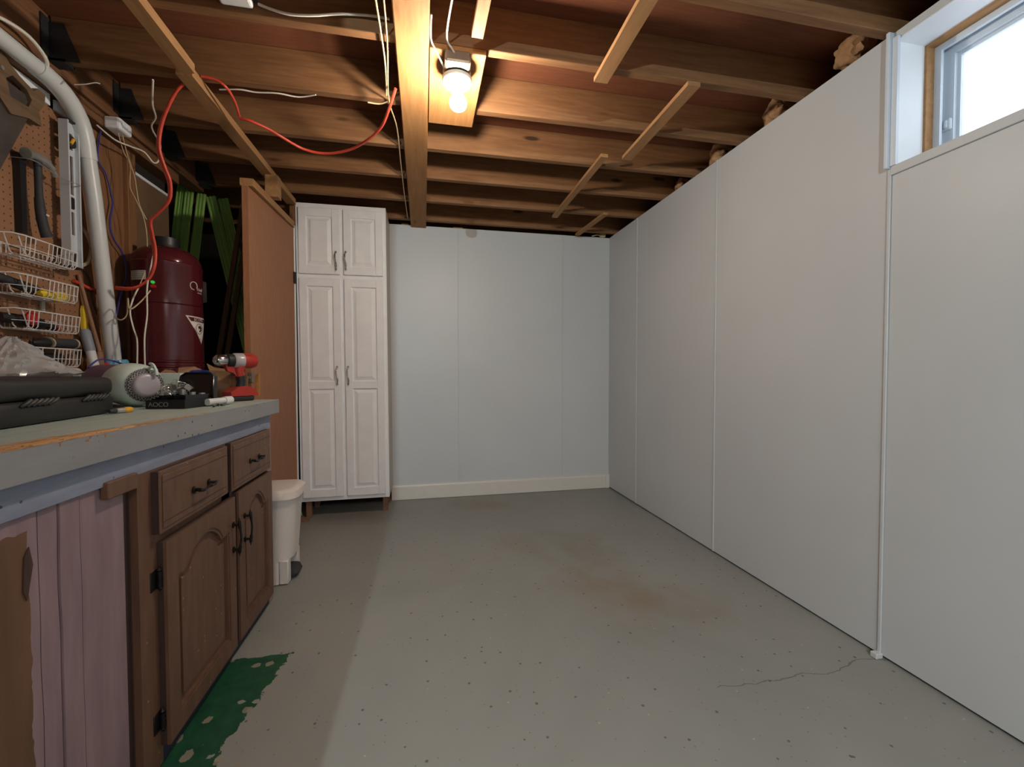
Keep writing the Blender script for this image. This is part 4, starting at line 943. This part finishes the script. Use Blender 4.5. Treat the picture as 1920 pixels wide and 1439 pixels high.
f1 = MB(); sheet(f1, [(-1.1610, 2.2000, 1.0400), (-1.0850, 2.2000, 1.0440), (-1.1420, 2.2800, 1.0560), (-1.1740, 2.2800, 1.0610)]); f1.build('flap', 'cardboard', cd)
# cordless drill
dl = thing('cordless_drill', (-.800, 2.130, BZ), 'orange and black cordless drill standing on its battery at the far end of the bench', 'drill')
ox, oy = -.800, 2.130
def D(x, y, z): return (ox+x, oy+y, BZ+z)
zc = .178
MB().box(D(-.040, -.033, 0), D(.062, .033, .022), .006, seg=2).build('battery', 'black', dl)
MB().prism([D(-.055, -.036, .022), D(.060, -.036, .022), D(.062, -.036, .040), D(.028, -.036, .062), D(-.006, -.036, .066), D(-.045, -.036, .050)], (0, .072, 0)).build('battery_pack', 'orangered', dl)
MB().tube([D(.004, 0, .060), D(.000, 0, .085), D(.006, 0, .115)], [.019, .018, .019], 18).build('grip', 'black', dl, smooth=True)
MB().tube([D(.006, 0, .110), D(.012, 0, .135), D(.004, 0, .165)], [.0205, .022, .026], 18).prism([D(.0, -.010, .165), D(.070, -.010, .160), D(.060, -.010, .132), D(.035, -.010, .122), D(.026, -.010, .110), D(.0, -.010, .110)], (0, .020, 0)).build('handle', 'orangered', dl, smooth=True)
MB().box(D(.026, -.006, .112), D(.040, .006, .136), .004).build('trigger', 'black', dl)
MB().lathe([(.015, -.062), (.028, -.056), (.034, -.040), (.0345, 0)], D(-.005, 0, zc), (1, 0, 0), 30).build('motor_housing', 'orangered', dl, smooth=True)
MB().lathe([(.034, -.003), (.0335, .030), (.029, .036)], D(-.002, 0, zc), (1, 0, 0), 30).build('gear_housing', 'lens', dl, smooth=True)
MB().lathe([(.027, .033), (.0285, .037), (.0285, .060), (.025, .064)], D(-.002, 0, zc), (1, 0, 0), 30).build('clutch_ring', 'black', dl, smooth=True)
MB().lathe([(.022, .062), (.026, .068), (.026, .092), (.023, .100), (.021, .106), (.012, .112), (.008, .110)], D(-.002, 0, zc), (1, 0, 0), 30).build('chuck', 'chrome', dl, smooth=True)
dl.rotation_euler.z = math.radians(228)
# pale post and bits by the bench end
tag(MB().prism([(-0.8260, 2.3600, 0.9260), (-0.8070, 2.3600, 0.9260), (-0.8210, 2.4000, 1.0460), (-0.8360, 2.4000, 1.0350)], (0, .02, 0)).build('wood_offcut', 'board'), 'pale wooden offcut leaning by the near edge of the brown door', 'wood offcut')

# ================================================================ MAROON TANK
TX, TY, TR = -1.270, 2.50, .147
tk = thing('vacuum_tank', (TX, TY, .9235), 'tall maroon metal tank with a black collar and white decals standing behind the bench', 'tank')
zb = (-1.2040, 2.3600, 1.1030)[2]; zg = (-1.1980, 2.3600, 1.3840)[2]; zs = (-1.1700, 2.3800, 1.5830)[2]
prof = [(TR*.93, .9235), (TR, .945)]
for zz in (zb-.024, zb): prof += [(TR, zz-.007), (TR+.004, zz-.003), (TR+.004, zz+.003), (TR, zz+.007)]
prof += [(TR, zg-.004), (TR-.0035, zg), (TR, zg+.004), (TR, zs-.010), (TR+.003, zs-.005), (TR+.003, zs+.002), (TR-.003, zs+.008), (TR*.97, zs+.030), (TR*.86, zs+.058), (TR*.70, zs+.078), (TR*.55, zs+.088), (TR*.50, zs+.090)]
MB().lathe([(r, z) for r, z in prof], (TX, TY, 0), n=72).build('tank_body', 'maroon', tk, smooth=True)
zt_ = zs+.088
MB().lathe([(.056, zt_), (.058, zt_+.012), (.056, zt_+.014), (.056, zt_+.052), (.052, zt_+.053), (.050, zt_+.02)], (TX, TY, 0), n=40).build('collar', 'black', tk, smooth=True)
def cylp(deg, z, r=TR+.0012):
    a_ = math.radians(deg); return Vector((TX+r*math.cos(a_), TY+r*math.sin(a_), z))
def decal(name, pts, mat, r=TR+.0012, sub=10, parent=tk):
    """filled polygon given as (deg, z), laid on the drum"""
    from mathutils.geometry import tessellate_polygon
    mb = MB(); bmm = mb.bm
    V = [Vector((p[0]*.0025, p[1], 0)) for p in pts]
    vs_ = [bmm.verts.new(v) for v in V]
    for t3 in tessellate_polygon([V]):
        try: bmm.faces.new([vs_[i] for i in t3])
        except ValueError: pass
    for _ in range(3): bmesh.ops.subdivide_edges(bmm, edges=bmm.edges[:], cuts=1, use_grid_fill=True)
    for v in bmm.verts: v.co = cylp(v.co.x/.0025, v.co.y, r)
    return mb.build(name, mat, parent)
def lineon(name, pts, w, mat, r=TR+.002, parent=tk):
    mb = MB()
    for a_, b_ in zip(pts, pts[1:]): mb.tube([cylp(a_[0]+(b_[0]-a_[0])*k/6, a_[1]+(b_[1]-a_[1])*k/6, r-.0008) for k in range(7)], w, 5)
    return mb.build(name, mat, parent)
zt0, zt1 = (-1.1530, 2.4300, 1.3330)[2], (-1.1150, 2.4600, 1.1950)[2]
TA, TB, TC = (-36, zt0), (22, zt0-.004), (0, zt1)
tri = decal('warning_decal', [TA, TB, TC], 'offwhite_print'); tri['label'] = 'white triangular decal with dark lettering'
decal('decal_band', [(-32, zt0-.006), (17, zt0-.009), (14, zt0-.028), (-26, zt0-.026)], 'maroon', TR+.0022, parent=tk)
tri_ = tri
def onc(a0, z0, s):
    return lambda c: cylp(a0 + math.degrees(c.x/TR), z0 + c.y, TR+.0030+c.z)
text_mesh('decal_text', 'ECOTS', .020, 'offwhite_print', tri, (0, 0, 0), (0, 0, 0), .0003, onc(-8, zt0-.0175, 1))
zm = zt0-.062
circ = lambda a0, z0, ra, rz, n=20, f=0, t=360: [(a0+ra*math.cos(math.radians(f+(t-f)*k/n)), z0+rz*math.sin(math.radians(f+(t-f)*k/n))) for k in range(n+1)]
lineon('decal_ring', circ(-6, zm, 9.5, .026), .0012, 'ink', parent=tri)
decal('decal_emblem', [(-10, zm+.012), (-4, zm+.018), (1, zm+.008), (0, zm-.008), (-5, zm-.018), (-7, zm-.010), (-3, zm-.002), (-6, zm+.002), (-9, zm+.002)], 'ink', TR+.0022, parent=tri)
lineon('decal_line', circ(-3, zm-.058, 2.2, .010, 10), .0008, 'ink', parent=tri)
lineon('decal_line', [(-20, zm+.004), (-12, zm-.03), (-6, zm-.055), (-2, zm-.09)], .0008, 'ink', parent=tri)
zl = (-1.1150, 2.4200, 1.4750)[2]
lg = lineon('logo_mark', circ(-18, zl+.010, 8, .020, 14, -30, 240) + [(-24, zl-.006), (-18, zl-.010)], .0020, 'offwhite_print'); lg['label'] = 'white scribbled logo'
text_mesh('logo_text', 'rival', .026, 'offwhite_print', tk, (0, 0, 0), (0, 0, 0), .0003, onc(-3, zl-.004, 1))
text_mesh('logo_text', 'CENTRAL', .009, 'offwhite_print', tk, (0, 0, 0), (0, 0, 0), .0002, onc(-3, zl-.022, 1))
zp = (-1.3440, 2.4200, 1.5120)[2]
pp_ = decal('paper_label', [(-128, zp+.022), (-95, zp+.022), (-95, zp-.022), (-128, zp-.022)], 'paper'); pp_['label'] = 'pale paper label with faint lines'
for k in range(4): lineon('print_line', [(-125, zp+.014-.009*k), (-98, zp+.014-.009*k)], .0006, 'rubber', parent=pp_)
gz = Vector((-1.2710, 2.3750, 1.4780)); gz2 = cylp(-83, gz.z, TR)
MB().tube([cylp(-84, gz.z, TR-.003), cylp(-84, gz.z, TR+.010)], [.0075, .0065], 16).build('indicator_light', 'greenlight', tk, smooth=True)
MB().tube([cylp(-83, gz.z-.020, TR-.003), cylp(-83, gz.z-.020, TR+.016)], [.010, .008], 14).build('plug_socket', 'red', tk, smooth=True)

# ================================================================ STORAGE CORNER BEHIND THE DOOR
def ribbed(name, x0, z0, x1, z1, w, y, label, lean=0):
    """profiled metal sheet from foot (x0,z0) to head (x1,z1), width w, in a plane y"""
    o_, t_ = Vector((x0, y+lean, z0)), Vector((x1, y, z1)); ax_ = (t_-o_).normalized(); sx = Vector((ax_.z, 0, -ax_.x)).normalized()
    prof = []; n = 3
    for k in range(n):
        b0 = w*k/n; s_ = w/n
        prof += [(b0, 0), (b0+s_*.30, 0), (b0+s_*.38, -.010), (b0+s_*.62, -.010), (b0+s_*.70, 0)]
    prof.append((w, 0)); back = [(a_, b_+.0015) for a_, b_ in reversed(prof)]
    mb = MB(); mb.prism([o_+sx*a_+Vector((0, b_, 0)) for a_, b_ in prof+back], t_-o_)
    o = mb.build(name, 'green'); return tag(o, label, 'metal panel', 'green ribbed metal panels in the storage corner')
ribbed('metal_panel', -1.826, .001, -1.552, 2.315, .052, 3.20, 'green ribbed metal panel in the storage corner, leftmost and tallest of the upright ones')
ribbed('metal_panel', -1.772, .001, -1.499, 2.275, .052, 3.185, 'green ribbed metal panel in the storage corner, second upright one from the left')
p3 = ribbed('metal_panel', -1.718, .001, -1.446, 2.225, .056, 3.205, 'green ribbed metal panel in the storage corner, rightmost of the upright ones')
p3['_w'] = list(p3.location)
MB().prism([(-1.4190, 3.1880, 1.6500), (-1.3940, 3.1880, 1.6400), (-1.3930, 3.1880, 1.5110), (-1.4180, 3.1880, 1.5040)], (0, .001, 0)).build('paper_label', 'paper', p3)
ribbed('metal_panel', -.975, .001, -1.440, 2.235, .066, 3.30, 'green ribbed metal panel leaning diagonally behind the brown battens, left one of two')
ribbed('metal_panel', -.930, .001, -1.376, 2.236, .066, 3.325, 'green ribbed metal panel leaning diagonally behind the brown battens, right one of two')
for i, (xa, xb, y, z) in enumerate([(-1.455, -1.112, 3.00, 2.11), (-1.420, -1.080, 3.03, 2.095)]):
    o = MB(); ax_ = Vector((xb-xa, 0, z)).normalized(); sx = Vector((ax_.z, 0, -ax_.x))
    o.prism([Vector((xa, y, .002)), Vector((xa, y, .002))+sx*.026, Vector((xa, y+.018, .002))+sx*.026, Vector((xa, y+.018, .002))], Vector((xb-xa, 0, z)))
    tag(o.build('wood_batten', 'darkwood'), ['narrow brown batten leaning beside the brown door, left and taller one', 'narrow brown batten leaning beside the brown door, right one'][i], 'batten', 'brown battens in the storage corner')
tag(MB().box((-1.25, 3.36, 1.955), (-.93, 3.395, 1.995)).box((-.965, 3.36, 0), (-.93, 3.395, 2.243)).build('storage_rail', 'legs'), 'pale wooden rail in the dark behind the top of the brown door', 'rail')

# door slab of the storage corner, its header and jamb
def skew(mb, xn, yn, xf, yf, t, z0, z1):
    mb.prism([(xn, yn, z0), (xf, yf, z0), (xf-t, yf, z0), (xn-t, yn, z0)], (0, 0, z1-z0)); return mb
dr = skew(MB(), -.904, 2.535, -.869, 3.222, .030, .02, 2.036).build('door_1', 'doorwood', org=(0, 0, 0)); dr['kind'] = 'structure'
MB().lathe([(.016, 0), (.016, .004), (.004, .004)], (-.9005, 2.600, 1.022), (1, -.05, 0), 24).build('knob_hole', 'redbrown', dr)
MB().box((-.915, 2.528, .995), (-.898, 2.560, 1.050), .002).box((-.912, 2.515, 1.015), (-.902, 2.53, 1.03), .002).build('latch', 'boxmetal', dr)
MB().box((-.874, 3.205, 1.66), (-.862, 3.226, 1.74), .002).tube([(-.862, 3.224, 1.66), (-.862, 3.224, 1.74)], .005, 10).build('hinge', 'darkiron', dr)
o = skew(MB(), -.882, 2.545, -.860, 3.215, .064, 2.040, 2.080).build('door_header', 'strip'); tag(o, 'pale wooden header bar running along the top of the brown door', 'header bar')
o = MB().box(((-0.9000, 2.7800, 2.1350)[0], 2.78, 2.081), ((-0.8310, 2.7800, 2.1410)[0], 2.84, 2.2065)).build('short_stud', 'strip'); tag(o, 'short upright wooden block between the header bar and the long strip', 'wood block')
struct('trim_9', MB().box((-.892, 3.228, 0), (-.868, 3.262, 2.070), .002), 'cream')
tag(MB().box((-.925, 3.30, 0), (-.884, 3.335, 2.243)).build('partition_stud', 'girder'), 'reddish stud at the top left corner of the white pantry', 'stud') if False else None
tag(MB().box((-.905, 3.272, 2.075), (-.872, 3.31, 2.243)).build('partition_block', 'stud'), 'reddish wood block beside the top left corner of the white pantry', 'wood block')

# ================================================================ WHITE PANTRY CABINET
pn = thing('pantry_cabinet', (-.553, 3.42, 0), 'tall cream white pantry cabinet with two short doors over two long doors', 'cabinet')
PX0, PX1, PYF = -.858, -.252, 3.268
MB().box((PX0, PYF+.018, .128), (PX1, 3.612, 2.236)).build('carcass', plain('cabinet_side', (196, 182, 168), .5, var=.03), pn)
f = MB().box((PX0, PYF, .128), (PX1, PYF+.0175, 2.236), .001)
f.build('face_frame', 'cream', pn)
def pantry_door(x0, x1, z0, z1, panels, hx, hz):
    d = MB(); yb, yf = PYF-.0005, PYF-.020; fr_ = .050
    d.box((x0, yb-.006, z0), (x1, yb, z1))
    # stiles and rails
    zs_ = sorted(panels); rails = [z0] + [v for p in zs_ for v in p] + [z1]
    d.box((x0, yf, z0), (x0+fr_, yb-.006, z1), .0025).box((x1-fr_, yf, z0), (x1, yb-.006, z1), .0025)
    for a_, b_ in zip(rails[0::2], rails[1::2]): d.box((x0+fr_-.001, yf+.0004, a_), (x1-fr_+.001, yb-.006, b_), .0025)
    o = d.build('door', 'cream', pn)
    for a_, b_ in zs_:
        p = MB(); xa, xb = x0+fr_, x1-fr_
        # sloping raised field
        i1, i2 = .006, .030
        V = [p.bm.verts.new(c) for c in [(xa+i1, yb-.006, a_+i1), (xb-i1, yb-.006, a_+i1), (xb-i1, yb-.006, b_-i1), (xa+i1, yb-.006, b_-i1), (xa+i2, yf+.0035, a_+i2), (xb-i2, yf+.0035, a_+i2), (xb-i2, yf+.0035, b_-i2), (xa+i2, yf+.0035, b_-i2)]]
        for q in ((0, 1, 5, 4), (1, 2, 6, 5), (2, 3, 7, 6), (3, 0, 4, 7), (3, 2, 1, 0)): p.bm.faces.new([V[k] for k in q])
        p.box((xa+i2-.0001, yf+.001, a_+i2), (xb-i2+.0001, yf+.0036, b_-i2), .001)
        p.build('raised_panel', 'cream', o)
    h = MB()
    for zz in (hz-.060, hz+.060): h.blob((hx, yf-.010, zz), .0085, .05, 2, 2, (.9, 1.1, 1.2)).tube([(hx, yf, zz), (hx, yf-.012, zz)], .005, 10)
    h.tube(smooth_path([(hx, yf-.012, hz-.062), (hx+.004, yf-.022, hz-.035), (hx-.001, yf-.026, hz), (hx-.005, yf-.022, hz+.035), (hx, yf-.012, hz+.062)]), [.004]*5+[.0055]*5+[.0035]*5+[.0055]*5+[.004]*5, 10)
    h.build('handle', 'chrome', o, smooth=True)['label'] = 'wavy chrome handle'
    return o
C0 = -.5555
pantry_door(-.838, C0-.013, 1.742, 2.200, [(1.800, 2.142)], C0-.036, 1.835)
pantry_door(C0+.013, -.276, 1.742, 2.200, [(1.800, 2.142)], C0+.030, 1.838)
pantry_door(-.838, C0-.013, .158, 1.712, [(.215, .930), (.985, 1.655)], C0-.040, 1.026)
pantry_door(C0+.013, -.276, .158, 1.712, [(.215, .930), (.985, 1.655)], C0+.034, 1.026)
for x, y in ((-.290, 3.37), (-.815, 3.31), (-.29, 3.57), (-.82, 3.57)):
    MB().box((x-.018, y-.012, 0), (x+.018, y+.02, .127), .001).build('leg', 'legs', pn)
pn.rotation_euler.y = -.0045
tag(MB().box((-.855, 3.215, .0), (-.80, 3.262, .022), .002).build('wood_offcut', 'legs'), 'small wooden offcut on the floor by the left foot of the pantry', 'wood offcut')

# ================================================================ PEDAL BIN
bn = thing('pedal_bin', (-.755, 2.38, 0), 'white plastic pedal bin with a rounded lid on the floor beyond the bench end', 'bin')
def dshape(x0, x1, y0, y1, n=10, r=.07):
    pts = [(x0, y0), (x1-r, y0)]
    for k in range(n+1):
        a_ = -PI/2+PI/2*k/n; pts.append((x1-r+r*math.cos(a_), y0+r+r*math.sin(a_)))
    for k in range(n+1):
        a_ = PI/2*k/n; pts.append((x1-r+r*math.cos(a_), y1-r+r*math.sin(a_)))
    pts.append((x0, y1)); return pts
def loft(mb, secs):
    rs = [[mb.bm.verts.new((x, y, z)) for x, y in p] for z, p in secs]
    for a_, b_ in zip(rs, rs[1:]):
        n = len(a_)
        for k in range(n): mb.bm.faces.new((a_[k], a_[(k+1) % n], b_[(k+1) % n], b_[k]))
    mb.bm.faces.new(list(reversed(rs[0]))); mb.bm.faces.new(rs[-1]); return mb
bw = plain('bin_white', (222, 216, 212), .4, var=.03)
b = MB(); loft(b, [(.120, dshape(-.850, -.651, 2.268, 2.482)), (.405, dshape(-.860, -.632, 2.258, 2.495)), (.430, dshape(-.862, -.628, 2.254, 2.498))])
loft(b, [(.004, dshape(-.845, -.700, 2.272, 2.478, r=.02)), (.1205, dshape(-.850, -.700, 2.268, 2.482, r=.02))])
b.box((-.702, 2.272, .004), (-.660, 2.318, .1205), .004).box((-.702, 2.436, .004), (-.660, 2.478, .1205), .004)
b.build('bin_body', bw, bn, smooth=True)
b = MB(); loft(b, [(.428, dshape(-.866, -.616, 2.244, 2.506)), (.462, dshape(-.864, -.618, 2.246, 2.504)), (.472, dshape(-.856, -.628, 2.254, 2.496)), (.474, dshape(-.84, -.65, 2.27, 2.48))])
b.build('bin_lid', plain('bin_lid_white', (226, 218, 210), .35, var=.03), bn, smooth=True)
b = MB(); loft(b, [(.012, dshape(-.702, -.642, 2.325, 2.43, r=.03)), (.030, dshape(-.702, -.630, 2.322, 2.433, r=.03)), (.052, dshape(-.702, -.640, 2.325, 2.43, r=.03))])
b.build('pedal', 'rubber', bn, smooth=True)

for o in bpy.data.objects:
    if '_w' in o: del o['_w']
